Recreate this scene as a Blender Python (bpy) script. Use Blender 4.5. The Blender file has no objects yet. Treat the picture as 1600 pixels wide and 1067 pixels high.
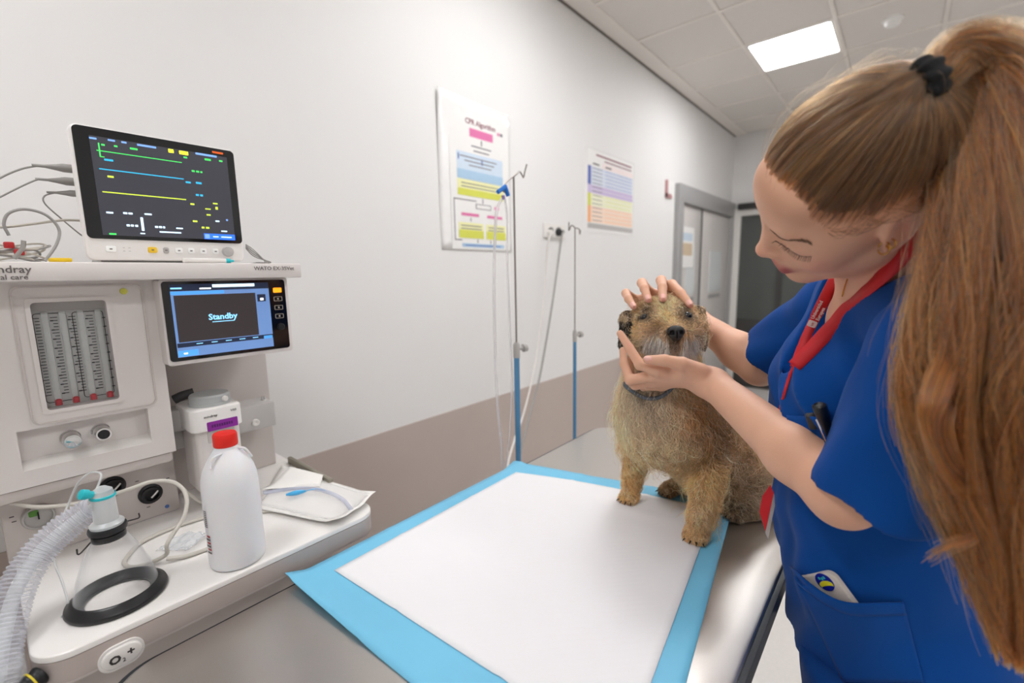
import bpy, bmesh, math, random
import numpy as np
from mathutils import Vector, Matrix
random.seed(7); rng = np.random.default_rng(7)
S = bpy.context.scene
COL = S.collection

# ---------------------------------------------------------------- camera
RW = np.array([[0.648, -0.122, 0.752], [-0.762, -0.080, 0.643], [-0.018, -0.989, -0.144]])
u, _, vt = np.linalg.svd(RW); RW = u @ vt
FPX, CX, CY, CAMH = 711.0, 800.0, 533.5, 1.40
cam_d = bpy.data.cameras.new('camera'); cam = bpy.data.objects.new('camera', cam_d); COL.objects.link(cam)
cam_d.sensor_width = 36.0; cam_d.lens = FPX * 36 / 1600; cam_d.clip_start = 0.02
m = Matrix.Identity(4)
for i in range(3):
    m[i][0] = RW[i, 0]; m[i][1] = -RW[i, 1]; m[i][2] = -RW[i, 2]
m[2][3] = CAMH
cam.matrix_world = m
cam_d.dof.use_dof = True; cam_d.dof.focus_distance = 0.80; cam_d.dof.aperture_fstop = 2.4
S.camera = cam

# ---------------------------------------------------------------- world, light level
W = bpy.data.worlds.new('world'); S.world = W; W.use_nodes = True
W.node_tree.nodes['Background'].inputs[0].default_value = (0.9, 0.95, 1.0, 1)
W.node_tree.nodes['Background'].inputs[1].default_value = 0.05
S.view_settings.view_transform = 'Standard'; S.view_settings.look = 'None'
S.view_settings.gamma = 1.0; S.view_settings.use_curve_mapping = False
S.view_settings.exposure = 0.32
PANEL_STRENGTH = 20.0

# ---------------------------------------------------------------- pixel <-> place helpers (the photograph as a ruler)
def ray(px, py): return RW @ np.array([(px - CX) / FPX, (py - CY) / FPX, 1.0])
def ay(px, py, y):
    r = ray(px, py); return Vector(r * (y / r[1])) + Vector((0, 0, CAMH))
def ax(px, py, x):
    r = ray(px, py); return Vector(r * (x / r[0])) + Vector((0, 0, CAMH))
def az(px, py, z):
    r = ray(px, py); return Vector(r * ((z - CAMH) / r[2])) + Vector((0, 0, CAMH))
def ad(px, py, d): return Vector(ray(px, py) * d) + Vector((0, 0, CAMH))

# ---------------------------------------------------------------- materials
def lin(c):
    return tuple(((v / 255) / 12.92 if v / 255 <= 0.04045 else ((v / 255 + 0.055) / 1.055) ** 2.4) for v in c)
def mat(name, rgb, rough=0.5, metal=0.0, var=0.04, scale=30.0, bump=0.0, bscale=200.0, spec=0.5, trans=0.0, ior=1.45,
        emit=0.0, coat=0.0, sss=0.0, alpha=1.0):
    M = bpy.data.materials.new(name); M.use_nodes = True
    nt = M.node_tree; b = nt.nodes['Principled BSDF']
    c = lin(rgb) + (1,)
    b.inputs['Roughness'].default_value = rough; b.inputs['Metallic'].default_value = metal
    b.inputs['Specular IOR Level'].default_value = spec; b.inputs['IOR'].default_value = ior
    b.inputs['Transmission Weight'].default_value = trans; b.inputs['Coat Weight'].default_value = coat
    b.inputs['Alpha'].default_value = alpha
    if sss:
        b.inputs['Subsurface Weight'].default_value = sss
        b.inputs['Subsurface Radius'].default_value = (0.012, 0.005, 0.003); b.inputs['Subsurface Scale'].default_value = 1.0
    tc = nt.nodes.new('ShaderNodeTexCoord')
    n = nt.nodes.new('ShaderNodeTexNoise'); n.inputs['Scale'].default_value = scale; n.inputs['Detail'].default_value = 3
    nt.links.new(tc.outputs['Object'], n.inputs['Vector'])
    mx = nt.nodes.new('ShaderNodeMix'); mx.data_type = 'RGBA'
    mx.inputs['A'].default_value = tuple(v * (1 - var) for v in c[:3]) + (1,)
    mx.inputs['B'].default_value = tuple(min(1, v * (1 + var)) for v in c[:3]) + (1,)
    nt.links.new(n.outputs['Fac'], mx.inputs['Factor']); nt.links.new(mx.outputs['Result'], b.inputs['Base Color'])
    if emit:
        nt.links.new(mx.outputs['Result'], b.inputs['Emission Color']); b.inputs['Emission Strength'].default_value = emit
    if bump:
        n2 = nt.nodes.new('ShaderNodeTexNoise'); n2.inputs['Scale'].default_value = bscale; n2.inputs['Detail'].default_value = 4
        nt.links.new(tc.outputs['Object'], n2.inputs['Vector'])
        bp = nt.nodes.new('ShaderNodeBump'); bp.inputs['Strength'].default_value = bump; bp.inputs['Distance'].default_value = 0.002
        nt.links.new(n2.outputs['Fac'], bp.inputs['Height']); nt.links.new(bp.outputs['Normal'], b.inputs['Normal'])
    return M
def clear_mat(name, rgb=(240, 242, 244), base=.08, edge=.55, rough=.06):
    """thin clear plastic: see-through face on, whitish and glossy at grazing angles"""
    M = bpy.data.materials.new(name); M.use_nodes = True; nt = M.node_tree; b = nt.nodes['Principled BSDF']
    ns = nt.nodes.new('ShaderNodeTexNoise'); ns.inputs['Scale'].default_value = 40
    mr = nt.nodes.new('ShaderNodeMapRange'); mr.inputs['To Min'].default_value = rough; mr.inputs['To Max'].default_value = rough + .08
    nt.links.new(ns.outputs['Fac'], mr.inputs['Value']); nt.links.new(mr.outputs['Result'], b.inputs['Roughness'])
    b.inputs['Base Color'].default_value = lin(rgb) + (1,); b.inputs['Specular IOR Level'].default_value = .8
    tr = nt.nodes.new('ShaderNodeBsdfTransparent'); mx = nt.nodes.new('ShaderNodeMixShader'); lw = nt.nodes.new('ShaderNodeLayerWeight'); lw.inputs['Blend'].default_value = .35
    m2 = nt.nodes.new('ShaderNodeMapRange'); m2.inputs['To Min'].default_value = base; m2.inputs['To Max'].default_value = edge
    pw = nt.nodes.new('ShaderNodeMath'); pw.operation = 'POWER'; pw.inputs[1].default_value = 2.2; nt.links.new(lw.outputs['Facing'], pw.inputs[0]); nt.links.new(pw.outputs[0], m2.inputs['Value']); nt.links.new(m2.outputs['Result'], mx.inputs['Fac'])
    nt.links.new(tr.outputs['BSDF'], mx.inputs[1]); nt.links.new(b.outputs['BSDF'], mx.inputs[2]); nt.links.new(mx.outputs['Shader'], nt.nodes['Material Output'].inputs['Surface']); return M
def vcol_mat(name, rough=0.5, sss=0.0, bump=0.0, bscale=300.0, attr='col', spec=0.5, sheen=0.0):
    M = mat(name, (255, 255, 255), rough=rough, sss=sss, bump=bump, bscale=bscale, spec=spec, var=0.03, scale=60)
    nt = M.node_tree; b = nt.nodes['Principled BSDF']
    at = nt.nodes.new('ShaderNodeAttribute'); at.attribute_name = attr
    mx = [n for n in nt.nodes if n.type == 'MIX'][0]
    ml = nt.nodes.new('ShaderNodeMix'); ml.data_type = 'RGBA'; ml.blend_type = 'MULTIPLY'; ml.inputs['Factor'].default_value = 1
    nt.links.new(mx.outputs['Result'], ml.inputs['A']); nt.links.new(at.outputs['Color'], ml.inputs['B'])
    nt.links.new(ml.outputs['Result'], b.inputs['Base Color'])
    if sheen: b.inputs['Sheen Weight'].default_value = sheen
    return M

# ---------------------------------------------------------------- object helpers
def link(o, parent=None):
    COL.objects.link(o)
    if parent is not None:
        o.parent = parent
        o.matrix_parent_inverse = Matrix.Translation(-world_loc(parent))
    return o
def world_loc(o):
    v = Vector(o.location)
    if o.parent is not None: return v      # children keep world-space vertices and zero offset
    return v
def tag(o, label=None, cat=None, group=None, kind=None):
    if label: o['label'] = label
    if cat: o['category'] = cat
    if group: o['group'] = group
    if kind: o['kind'] = kind
    return o
def thing(name, loc, label, cat, group=None):
    o = bpy.data.objects.new(name, None); o.location = loc; COL.objects.link(o); o.empty_display_size = 0.05
    return tag(o, label, cat, group)
def from_bm(name, bm, M, parent=None, smooth=True, angle=40):
    me = bpy.data.meshes.new(name); bm.normal_update(); bm.to_mesh(me); bm.free()
    return from_me(name, me, M, parent, smooth, angle)
def from_me(name, me, M, parent=None, smooth=True, angle=40):
    for mm in (M if isinstance(M, (list, tuple)) else [M]): me.materials.append(mm)
    if smooth:
        me.shade_smooth()
        if angle < 180: me.set_sharp_from_angle(angle=math.radians(angle))
    o = bpy.data.objects.new(name, me)
    if parent is None:
        COL.objects.link(o)
    elif parent.parent is None:
        link(o, parent)
    else:                                   # a sub-part: parent part sits at the world origin of its thing
        COL.objects.link(o); o.parent = parent
    return o
def pydata(name, vs, fs, M, parent=None, smooth=True, angle=40):
    me = bpy.data.meshes.new(name); me.from_pydata([tuple(v) for v in vs], [], fs); me.update()
    bm = bmesh.new(); bm.from_mesh(me); bmesh.ops.recalc_face_normals(bm, faces=bm.faces); bm.to_mesh(me); bm.free()
    return from_me(name, me, M, parent, smooth, angle)
def bm_box(bm, lo, hi, bev=0.0, seg=2):
    r = bmesh.ops.create_cube(bm, size=1.0); vs = r['verts']
    c = (Vector(lo) + Vector(hi)) / 2; d = Vector(hi) - Vector(lo)
    for v in vs: v.co = Vector((v.co.x * d.x, v.co.y * d.y, v.co.z * d.z)) + c
    if bev:
        es = list({e for v in vs for e in v.link_edges})
        bmesh.ops.bevel(bm, geom=es, offset=bev, segments=seg, affect='EDGES', profile=0.5)
def box(name, lo, hi, M, parent=None, bev=0.0, seg=2):
    bm = bmesh.new(); bm_box(bm, lo, hi, bev, seg); return from_bm(name, bm, M, parent, angle=28)
def frame_axes(d):
    d = Vector(d).normalized(); up = Vector((0, 0, 1)) if abs(d.z) < 0.95 else Vector((1, 0, 0))
    a = d.cross(up).normalized(); b = a.cross(d).normalized(); return a, b, d
def bm_lathe(bm, o, d, prof, n=32, caps=True):
    """prof: (radius, height along d)"""
    a, b, d = frame_axes(d); o = Vector(o); rings = []
    for r, h in prof:
        rings.append([bm.verts.new(o + d * h + (a * math.cos(t) + b * math.sin(t)) * max(r, 1e-5)) for t in [2 * math.pi * i / n for i in range(n)]])
    for q in range(len(rings) - 1):
        for i in range(n):
            bm.faces.new((rings[q][i], rings[q][(i + 1) % n], rings[q + 1][(i + 1) % n], rings[q + 1][i]))
    if caps:
        if prof[0][0] > 1e-4: bm.faces.new(list(reversed(rings[0])))
        if prof[-1][0] > 1e-4: bm.faces.new(rings[-1])
def lathe(name, o, d, prof, M, parent=None, n=32, caps=True, angle=35):
    bm = bmesh.new(); bm_lathe(bm, o, d, prof, n, caps)
    bmesh.ops.recalc_face_normals(bm, faces=bm.faces)
    return from_bm(name, bm, M, parent, angle=angle)
def spline(pts, n=8):
    P = [Vector(p) for p in pts]; out = []
    P = [P[0] * 2 - P[1]] + P + [P[-1] * 2 - P[-2]]
    for i in range(1, len(P) - 2):
        for k in range(n):
            t = k / n; p0, p1, p2, p3 = P[i - 1:i + 3]
            out.append(0.5 * ((2 * p1) + (p2 - p0) * t + (2 * p0 - 5 * p1 + 4 * p2 - p3) * t * t + (3 * p1 - p0 - 3 * p2 + p3) * t ** 3))
    out.append(P[-2]); return out
def bm_tube(bm, pts, r, n=8, caps=True):
    pts = [Vector(p) for p in pts]; rings = []; a = None
    for i, p in enumerate(pts):
        d = (pts[min(i + 1, len(pts) - 1)] - pts[max(i - 1, 0)]).normalized()
        if a is None: a = frame_axes(d)[0]
        a = (a - d * a.dot(d)).normalized(); b = d.cross(a)
        rr = r(i / (len(pts) - 1)) if callable(r) else r
        rings.append([bm.verts.new(p + (a * math.cos(t) + b * math.sin(t)) * rr) for t in [2 * math.pi * k / n for k in range(n)]])
    for q in range(len(rings) - 1):
        for k in range(n):
            bm.faces.new((rings[q][k], rings[q][(k + 1) % n], rings[q + 1][(k + 1) % n], rings[q + 1][k]))
    if caps:
        bm.faces.new(list(reversed(rings[0]))); bm.faces.new(rings[-1])
def tube(name, pts, r, M, parent=None, n=8, sm=8, caps=True):
    bm = bmesh.new(); bm_tube(bm, spline(pts, sm) if sm else pts, r, n, caps)
    bmesh.ops.recalc_face_normals(bm, faces=bm.faces)
    return from_bm(name, bm, M, parent, angle=60)
def rrect(cx, cy, w, h, r, n=6):
    out = []
    for sx, sy, a0 in ((1, 1, 0), (-1, 1, 90), (-1, -1, 180), (1, -1, 270)):
        for k in range(n + 1):
            a = math.radians(a0 + 90 * k / n); out.append((cx + sx * (w / 2 - r) + r * math.cos(a), cy + sy * (h / 2 - r) + r * math.sin(a)))
    return out
def bm_prism(bm, poly, o, ua, va, depth, bev=0.0):
    """extrude 2D poly (u,v) from plane o+u*ua+v*va along ua x va by depth; bev rounds the far rim"""
    o, ua, va = Vector(o), Vector(ua), Vector(va); w = ua.cross(va).normalized(); n = len(poly)
    layers = [(0.0, 0.0)]
    if bev:
        for k in range(4):
            a = math.pi / 2 * k / 3; layers.append((depth - bev + bev * math.sin(a), bev * (1 - math.cos(a))))
    else: layers.append((depth, 0.0))
    cu = sum(p[0] for p in poly) / n; cv = sum(p[1] for p in poly) / n
    hu = max(abs(p[0] - cu) for p in poly); hv = max(abs(p[1] - cv) for p in poly); rings = []
    for dd, ins in layers:
        su, sv = 1 - ins / hu, 1 - ins / hv
        rings.append([bm.verts.new(o + ua * (cu + (p[0] - cu) * su) + va * (cv + (p[1] - cv) * sv) + w * dd) for p in poly])
    for q in range(len(rings) - 1):
        for i in range(n): bm.faces.new((rings[q][i], rings[q][(i + 1) % n], rings[q + 1][(i + 1) % n], rings[q + 1][i]))
    bm.faces.new(list(reversed(rings[0]))); bm.faces.new(rings[-1])
def prism(name, poly, o, ua, va, depth, M, parent=None, bev=0.0):
    bm = bmesh.new(); bm_prism(bm, poly, o, ua, va, depth, bev)
    bmesh.ops.recalc_face_normals(bm, faces=bm.faces); return from_bm(name, bm, M, parent, angle=28)
XA, YA, ZA = Vector((1, 0, 0)), Vector((0, 1, 0)), Vector((0, 0, 1))
def front(name, x0, x1, z0, z1, y, t, M, parent=None, r=0.004, bev=0.0):
    """rounded plate facing -Y whose back sits at y and face at y-t"""
    return prism(name, rrect((x0 + x1) / 2, (z0 + z1) / 2, abs(x1 - x0), abs(z1 - z0), min(r, abs(x1 - x0) * .49, abs(z1 - z0) * .49)), (0, y, 0), XA, ZA, t, M, parent, bev)
def bm_frame(bm, ou, inn, o, ua, va, depth):
    """rim between two equal-length outlines"""
    o, ua, va = Vector(o), Vector(ua), Vector(va); w = ua.cross(va).normalized(); n = len(ou)
    V = lambda p, d: bm.verts.new(o + ua * p[0] + va * p[1] + w * d)
    a = [V(p, 0) for p in ou]; b = [V(p, depth) for p in ou]; c = [V(p, depth) for p in inn]; d = [V(p, 0) for p in inn]
    for i in range(n):
        j = (i + 1) % n
        bm.faces.new((a[i], a[j], b[j], b[i])); bm.faces.new((b[i], b[j], c[j], c[i])); bm.faces.new((c[i], c[j], d[j], d[i])); bm.faces.new((d[i], d[j], a[j], a[i]))
_txt_n = 0
def text(name, body, size, o, ua, va, M, parent=None, align='LEFT', ext=0.0003, bold=0.0, sx=1.0):
    c = bpy.data.curves.new(name, 'FONT'); c.body = body; c.size = size; c.align_x = align; c.extrude = ext; c.resolution_u = 2; c.offset = bold
    t = bpy.data.objects.new(name, c); COL.objects.link(t)
    me = bpy.data.meshes.new_from_object(t.evaluated_get(bpy.context.evaluated_depsgraph_get()))
    bpy.data.objects.remove(t); bpy.data.curves.remove(c)
    ua, va = Vector(ua).normalized(), Vector(va).normalized(); w = ua.cross(va)
    mm = Matrix(((ua.x * sx, va.x, w.x, o[0]), (ua.y * sx, va.y, w.y, o[1]), (ua.z * sx, va.z, w.z, o[2]), (0, 0, 0, 1)))
    me.transform(mm); me.materials.clear()
    return from_me(name, me, M, parent, smooth=False)
def struct(o, label=None): o['kind'] = 'structure'; (label and o.__setitem__('label', label)); return o
# ================================================================ THE ROOM
KW = 1.62 / 1.4113; YW = 1.62; ZC = CAMH + 1.35 * KW; XE = 5.188 * KW; XB = -2.3; YR = -2.6
def wz(z): return CAMH + (z - CAMH) * KW
M_wall = mat('wall_paint', (231, 229, 227), rough=0.55, var=0.012, scale=3, bump=0.03, bscale=400, spec=0.3)
M_wains = mat('wainscot_vinyl', (188, 174, 166), rough=0.5, var=0.03, scale=8, bump=0.04, bscale=500, spec=0.35)
M_ceil = mat('ceiling_board', (226, 221, 215), rough=0.85, var=0.02, scale=40, bump=0.06, bscale=900)
M_grid = mat('ceiling_grid_metal', (238, 232, 225), rough=0.5, var=0.02)
M_floor = mat('floor_vinyl', (218, 213, 208), rough=0.35, var=0.05, scale=60)
M_gap = mat('shadow_gap_and_baseboard', (120, 112, 106), rough=0.8)  # baseboard grey, also the painted shade of the gap at the ceiling edge
struct(box('floor', (XB - .1, YR - .1, -0.1), (XE + .1, YW + .1, 0), M_floor))
struct(box('wall_left', (XB - .1, YW, 0), (XE + .1, YW + .12, ZC + .2), M_wall))
struct(box('wall_end', (XE, YR - .1, 0), (XE + .12, YW, ZC + .2), M_wall))
struct(box('wall_right', (XB - .1, YR - .12, 0), (XE, YR, ZC + .2), M_wall))
struct(box('wall_back', (XB - .12, YR, 0), (XB, YW, ZC + .2), M_wall))
ZWA = wz(0.8365)
DX0, DX1 = ay(1055, 290, YW).x, ay(1143, 318, YW).x
struct(box('trim_1', (XB, YW - .004, 0), (DX0, YW, ZWA), M_wains), 'grey-brown wainscot panel along the lower left wall')
struct(box('trim_2', (XE - .004, YR, 0), (XE, ay(1000, 400, YW).y, ZWA), M_wains), 'grey-brown wainscot at the end wall')
struct(box('baseboard_left', (XB, YW - .016, 0), (DX0, YW - .004, .08), M_gap))
# --- ceiling: slab, border, runners, tiles
cl = struct(box('ceiling', (XB - .1, YR - .1, ZC + .03), (XE + .1, YW + .1, ZC + .2), M_ceil))
PXT, PYT = 0.57, 0.527; Y0 = 1.505; XG = 3.69
ys = []; y = Y0
while y > YR + .1: ys.append(y); y -= PYT
xs = []; x = XG
while x > XB + .1: x -= PXT
x += PXT
while x < XE - .1: xs.append(x); x += PXT
box('border_strip', (XB, Y0 + .012, ZC), (XE, YW - .012, ZC + .03), M_grid, cl)
box('edge_angle', (XB, YW - .012, ZC - .008), (XE, YW, ZC + .03), M_gap, cl)  # dark-coloured strip: shade of the wall/ceiling gap put into its colour
for yy in ys: box('grid_runner', (XB, yy - .012, ZC - .001), (XE, yy + .012, ZC + .03), M_grid, cl, bev=.003)
for xx in xs: box('grid_runner', (xx - .012, YR, ZC - .0012), (xx + .012, Y0, ZC + .03), M_grid, cl, bev=.003)
LIGHTS = [(XG, .978)] + [(XG - PXT * a, .978 - PYT * b) for a, b in ((4, 0), (8, 0), (0, 4), (4, 4), (8, 4))]
M_panel = mat('light_diffuser', (252, 253, 255), rough=0.6, var=0.0, emit=PANEL_STRENGTH)
M_frame = mat('light_frame', (240, 238, 235), rough=0.4)
xl = [XB] + xs + [XE]; yl = [Y0 + .0] + ys[1:] + [YR]
tile_me = None
for i in range(len(xl) - 1):
    for j in range(len(yl) - 1):
        xa, xb, yb, ya = xl[i], xl[i + 1], yl[j], yl[j + 1]
        if any(abs(lx - xa) < .02 and abs(ly - yb) < .02 for lx, ly in LIGHTS): continue
        if xb - xa > PXT - .01 and yb - ya > PYT - .01 and tile_me is not None:
            o = bpy.data.objects.new('ceiling_tile', tile_me); COL.objects.link(o); o.parent = cl; o.location = ((xa + xb) / 2, (ya + yb) / 2, ZC)
        else:
            hx, hy = (xb - xa) / 2 - .011, (yb - ya) / 2 - .011
            if hx < .02 or hy < .02: continue
            o = box('ceiling_tile', (-hx, -hy, .006), (hx, hy, .02), M_ceil, None, bev=.004, seg=1); o.parent = cl
            o.location = ((xa + xb) / 2, (ya + yb) / 2, ZC)
            if xb - xa > PXT - .01 and yb - ya > PYT - .01: tile_me = o.data
for k, (lx, ly) in enumerate(LIGHTS):
    w, h = PXT - .03, PYT - .03; cxy = (lx + PXT / 2, ly - PYT / 2)
    L = thing('ceiling_light', (cxy[0], cxy[1], ZC), ('bright square light panel in the ceiling ahead of the smoke detector', 'square light panel over the anaesthesia machine side', 'square light panel behind the viewer beside left wall', 'square light panel far along the right side of the ceiling', 'square light panel to the right above the treatment table', 'square light panel at the back of the room by the right wall', 'square light panel nearest the end wall')[k], 'light', 'square light panels in the ceiling')
    bm = bmesh.new(); bm_frame(bm, rrect(cxy[0], cxy[1], w, h, .01), rrect(cxy[0], cxy[1], w - .03, h - .03, .02), (0, 0, ZC + .012), XA, -YA, .0); bm.free()
    bm = bmesh.new()
    bm_frame(bm, rrect(cxy[0], -cxy[1], w, h, .012), rrect(cxy[0], -cxy[1], w - .024, h - .024, .014), (0, 0, ZC + .02), XA, -YA, .022)
    bmesh.ops.recalc_face_normals(bm, faces=bm.faces); from_bm('frame', bm, M_frame, L)
    prism('diffuser', rrect(cxy[0], -cxy[1], w - .022, h - .022, .014), (0, 0, ZC + .02), XA, -YA, .016, M_panel, L)
# smoke detector
sd = az(1395, 30, ZC)
t = thing('smoke_detector', sd, 'small round white smoke detector on the ceiling beside the light panel', 'smoke detector')
lathe('base', (sd.x, sd.y, ZC + .006), (0, 0, -1), [(.055, 0), (.055, .012), (.052, .014)], M_frame, t)
lathe('sensor_head', (sd.x, sd.y, ZC - .008), (0, 0, -1), [(.042, 0), (.042, .018), (.034, .03), (.012, .035), (0, .035)], M_frame, t)
# --- double door on the left wall
M_dframe = mat('door_frame_grey', (158, 157, 156), rough=0.4, var=.03)
M_leaf = mat('door_leaf', (205, 200, 196), rough=0.4, var=.02)
M_dark = mat('dark_rubber', (52, 50, 49), rough=0.6)
M_glass_d = mat('door_vision_glass', (222, 226, 226), rough=0.15, var=.05)
dz = ay(1062, 286, YW).z; fw = .11
d1 = thing('door_1', ((DX0 + DX1) / 2, YW, 0), 'grey framed double door on the left wall', 'door'); d1['kind'] = 'structure'
zt = ay(1100, 303, YW).z
box('frame_post', (DX0, YW - .05, 0), (DX0 + fw, YW + .01, zt), M_dframe, d1, bev=.006)
box('frame_post', (DX1 - fw, YW - .05, 0), (DX1, YW + .01, zt), M_dframe, d1, bev=.006)
box('frame_head', (DX0 + .004, YW - .052, zt - .16), (DX1, YW + .01, zt), M_dframe, d1, bev=.006)
xm = ay(1093, 350, YW).x
for a, b in ((DX0 + fw, xm - .012), (xm + .012, DX1 - fw)):
    lf = box('door_leaf', (a + .006, YW - .02, .01), (b, YW - .002, zt - .168), M_leaf, d1, bev=.003)
    w = b - a
    front('vision_panel', a + w * .3, a + w * .72, 1.18, 1.62, YW - .02, .005, M_glass_d, lf, r=.01)
    front('push_plate', a + w * .3, a + w * .72, 1.11, 1.15, YW - .02, .003, M_dframe, lf, r=.004)
box('meeting_seal', (xm - .013, YW - .026, .01), (xm + .013, YW - .002, zt - .168), M_dark, d1)
# notice on left leaf
M_paper = mat('paper_white', (236, 234, 231), rough=0.6, var=.01)
M_ochre = mat('notice_ochre', (206, 186, 158), rough=0.7)
M_paleblue = mat('notice_blue', (200, 214, 226), rough=0.7)
p0 = ay(1062, 352, YW - .027); p1 = ay(1083, 418, YW - .027)
nt_ = thing('notice', (p0.x, YW - .026, p1.z), 'paper notice taped on the left leaf of the grey double door', 'notice')
front('sheet', p0.x, p1.x, p1.z, p0.z, YW - .0255, .0015, M_paper, nt_, r=.002)
h_ = p0.z - p1.z
front('print_block', p0.x + .05, p1.x - .05, p1.z + h_ * .3, p1.z + h_ * .6, YW - .027, .0006, M_ochre, nt_, r=.004)
front('print_block', p0.x + .05, p1.x - .05, p1.z + h_ * .66, p1.z + h_ * .85, YW - .027, .0006, M_paleblue, nt_, r=.004)
# red-edged sign left of the door
p0 = ay(1041, 281, YW); p1 = ay(1050.5, 309, YW)
M_red = mat('sign_red', (194, 146, 148), rough=.5)
t = thing('wall_sign', (p0.x, YW, p1.z), 'small white wall sign with a dull red edge beside the grey double door', 'sign')
front('plate', p0.x, p1.x, p1.z, p0.z, YW, .012, M_paper, t, r=.01)
front('edge_strip', p0.x - .02, p0.x + .012, p1.z - .012, p0.z, YW, .016, M_red, t, r=.006)
front('edge_strip', p0.x - .02, p1.x - .05, p1.z - .014, p1.z + .02, YW, .016, M_red, t, r=.006)
# --- end wall: white framed glazed door with dark room behind
M_white = mat('white_gloss', (228, 224, 219), rough=.35)
M_dglass = mat('dark_glass', (84, 87, 84), rough=.12, var=.12, scale=2)
M_dlow = mat('dark_kick_panel', (64, 62, 60), rough=.5)
ye0 = ax(1143, 400, XE).y; ye1 = ax(1156, 400, XE).y; ze = ax(1160, 338, XE).z; zk = ax(1165, 498, XE).z
d2 = thing('door_2', (XE, ye1 - .5, 0), 'dark glazed door with a white frame in the end wall', 'door'); d2['kind'] = 'structure'
box('frame_post', (XE - .05, ye1, 0), (XE, ye0, ze + .09), M_white, d2, bev=.006)
box('frame_head', (XE - .05, ye1 - 1.15, ze), (XE, ye1, ze + .09), M_white, d2, bev=.006)
box('frame_post', (XE - .05, ye1 - 1.27, 0), (XE, ye1 - 1.15, ze + .09), M_white, d2, bev=.006)
box('pane', (XE - .02, ye1 - 1.15, zk), (XE - .005, ye1, ze), M_dglass, d2)
box('kick_panel', (XE - .03, ye1 - 1.15, .01), (XE - .004, ye1, zk), M_dlow, d2, bev=.004)
box('glazing_bar', (XE - .034, ye1 - .46, zk), (XE - .002, ye1 - .40, ze), M_dlow, d2)
q0 = ax(1154, 319, XE - .06); q1 = ax(1175, 326, XE - .06)
tag(box('door_closer', (XE - .1, q1.y - .25, q1.z), (XE - .0, q0.y, q0.z), M_dark, None, bev=.008), 'small black door closer box above the dark glazed door', 'door closer')
# ================================================================ TREATMENT TABLE AND UNDERPAD
ZT = 0.85
M_steel = mat('brushed_steel', (206, 201, 196), rough=0.36, metal=1.0, var=.07, scale=700, bump=.06, bscale=1600)
M_steel_e = mat('table_edge_dark', (38, 42, 48), rough=0.4, var=.1, scale=200)
M_chrome = mat('chrome', (225, 225, 225), rough=0.08, metal=1.0)
M_greyp = mat('grey_plastic', (176, 172, 168), rough=.45)
TX0, TX1, TY0, TY1 = 0.05, 1.43, 0.128, 0.802
t = thing('treatment_table', ((TX0 + TX1) / 2, (TY0 + TY1) / 2, 0), 'stainless steel veterinary treatment table under the blue-edged pad', 'table')
prism('tabletop', rrect((TX0 + TX1) / 2, (TY0 + TY1) / 2, TX1 - TX0, TY1 - TY0, .060, 10), (0, 0, ZT - .03), XA, YA, .03, M_steel, t, bev=.006)
bm = bmesh.new()
bm_frame(bm, rrect((TX0 + TX1) / 2, (TY0 + TY1) / 2, TX1 - TX0 + .016, TY1 - TY0 + .016, .066, 10), rrect((TX0 + TX1) / 2, (TY0 + TY1) / 2, TX1 - TX0 - .0005, TY1 - TY0 - .0005, .060, 10), (0, 0, ZT - .04), XA, YA, .034)
bmesh.ops.recalc_face_normals(bm, faces=bm.faces); from_bm('edge_band', bm, M_steel_e, t)
box('column', (.6, .36, .12), (.84, .58, ZT - .03), M_greyp, t, bev=.01)
box('top_bracket', (.35, .28, ZT - .07), (1.1, .66, ZT - .031), M_steel_e, t, bev=.006)
box('base', (.3, .2, .03), (1.15, .72, .12), M_greyp, t, bev=.02)
for a in (.36, 1.09):
    for b in (.26, .66): lathe('foot', (a, b, 0), (0, 0, 1), [(.025, 0), (.03, .006), (.03, .03)], M_dark, t, n=16)

# underpad: a grid draped on the table, its corners and far edge lifted as in the photograph
M_padw = mat('pad_tissue', (240, 238, 240), rough=.8, var=.015, scale=8, bump=.0, bscale=500)
M_padb = mat('pad_blue_backing', (120, 196, 230), rough=.5, var=.06, scale=10)
_nt = M_padw.node_tree                                   # quilted embossing
_tc = [n for n in _nt.nodes if n.type == 'TEX_COORD'][0]; _bs = _nt.nodes['Principled BSDF']
_w1 = _nt.nodes.new('ShaderNodeTexWave'); _w1.wave_type = 'BANDS'; _w1.bands_direction = 'DIAGONAL'; _w1.inputs['Scale'].default_value = 38; _w1.inputs['Distortion'].default_value = 1.0
_nt.links.new(_tc.outputs['Object'], _w1.inputs['Vector'])
_b1 = _nt.nodes.new('ShaderNodeBump'); _b1.inputs['Strength'].default_value = .05; _b1.inputs['Distance'].default_value = .0015
_nt.links.new(_w1.outputs['Fac'], _b1.inputs['Height']); _nt.links.new(_b1.outputs['Normal'], _bs.inputs['Normal'])
A = az(449, 908, ZT); B = az(800, 728, ZT); C = az(1146, 790, ZT); Dp = az(1085, 1064, ZT)
A = Vector((.305, .815, 0)); B = Vector((B.x, B.y - .008, 0)); C = Vector((C.x, C.y, 0)); Dn = Vector((.335, .145, 0))
Dc = Vector((.545, .158, 0))
NU, NV = 56, 48
def pad_xy(u, v):   # u: near end -> far end (X), v: far side (left in the picture) -> near side
    near = A.lerp(Dn, v); far = B.lerp(C, v); p = near.lerp(far, u)
    p.x += .03 * math.sin(math.pi * v) * max(0, u - .2)           # far edge bows out
    return p
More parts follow.
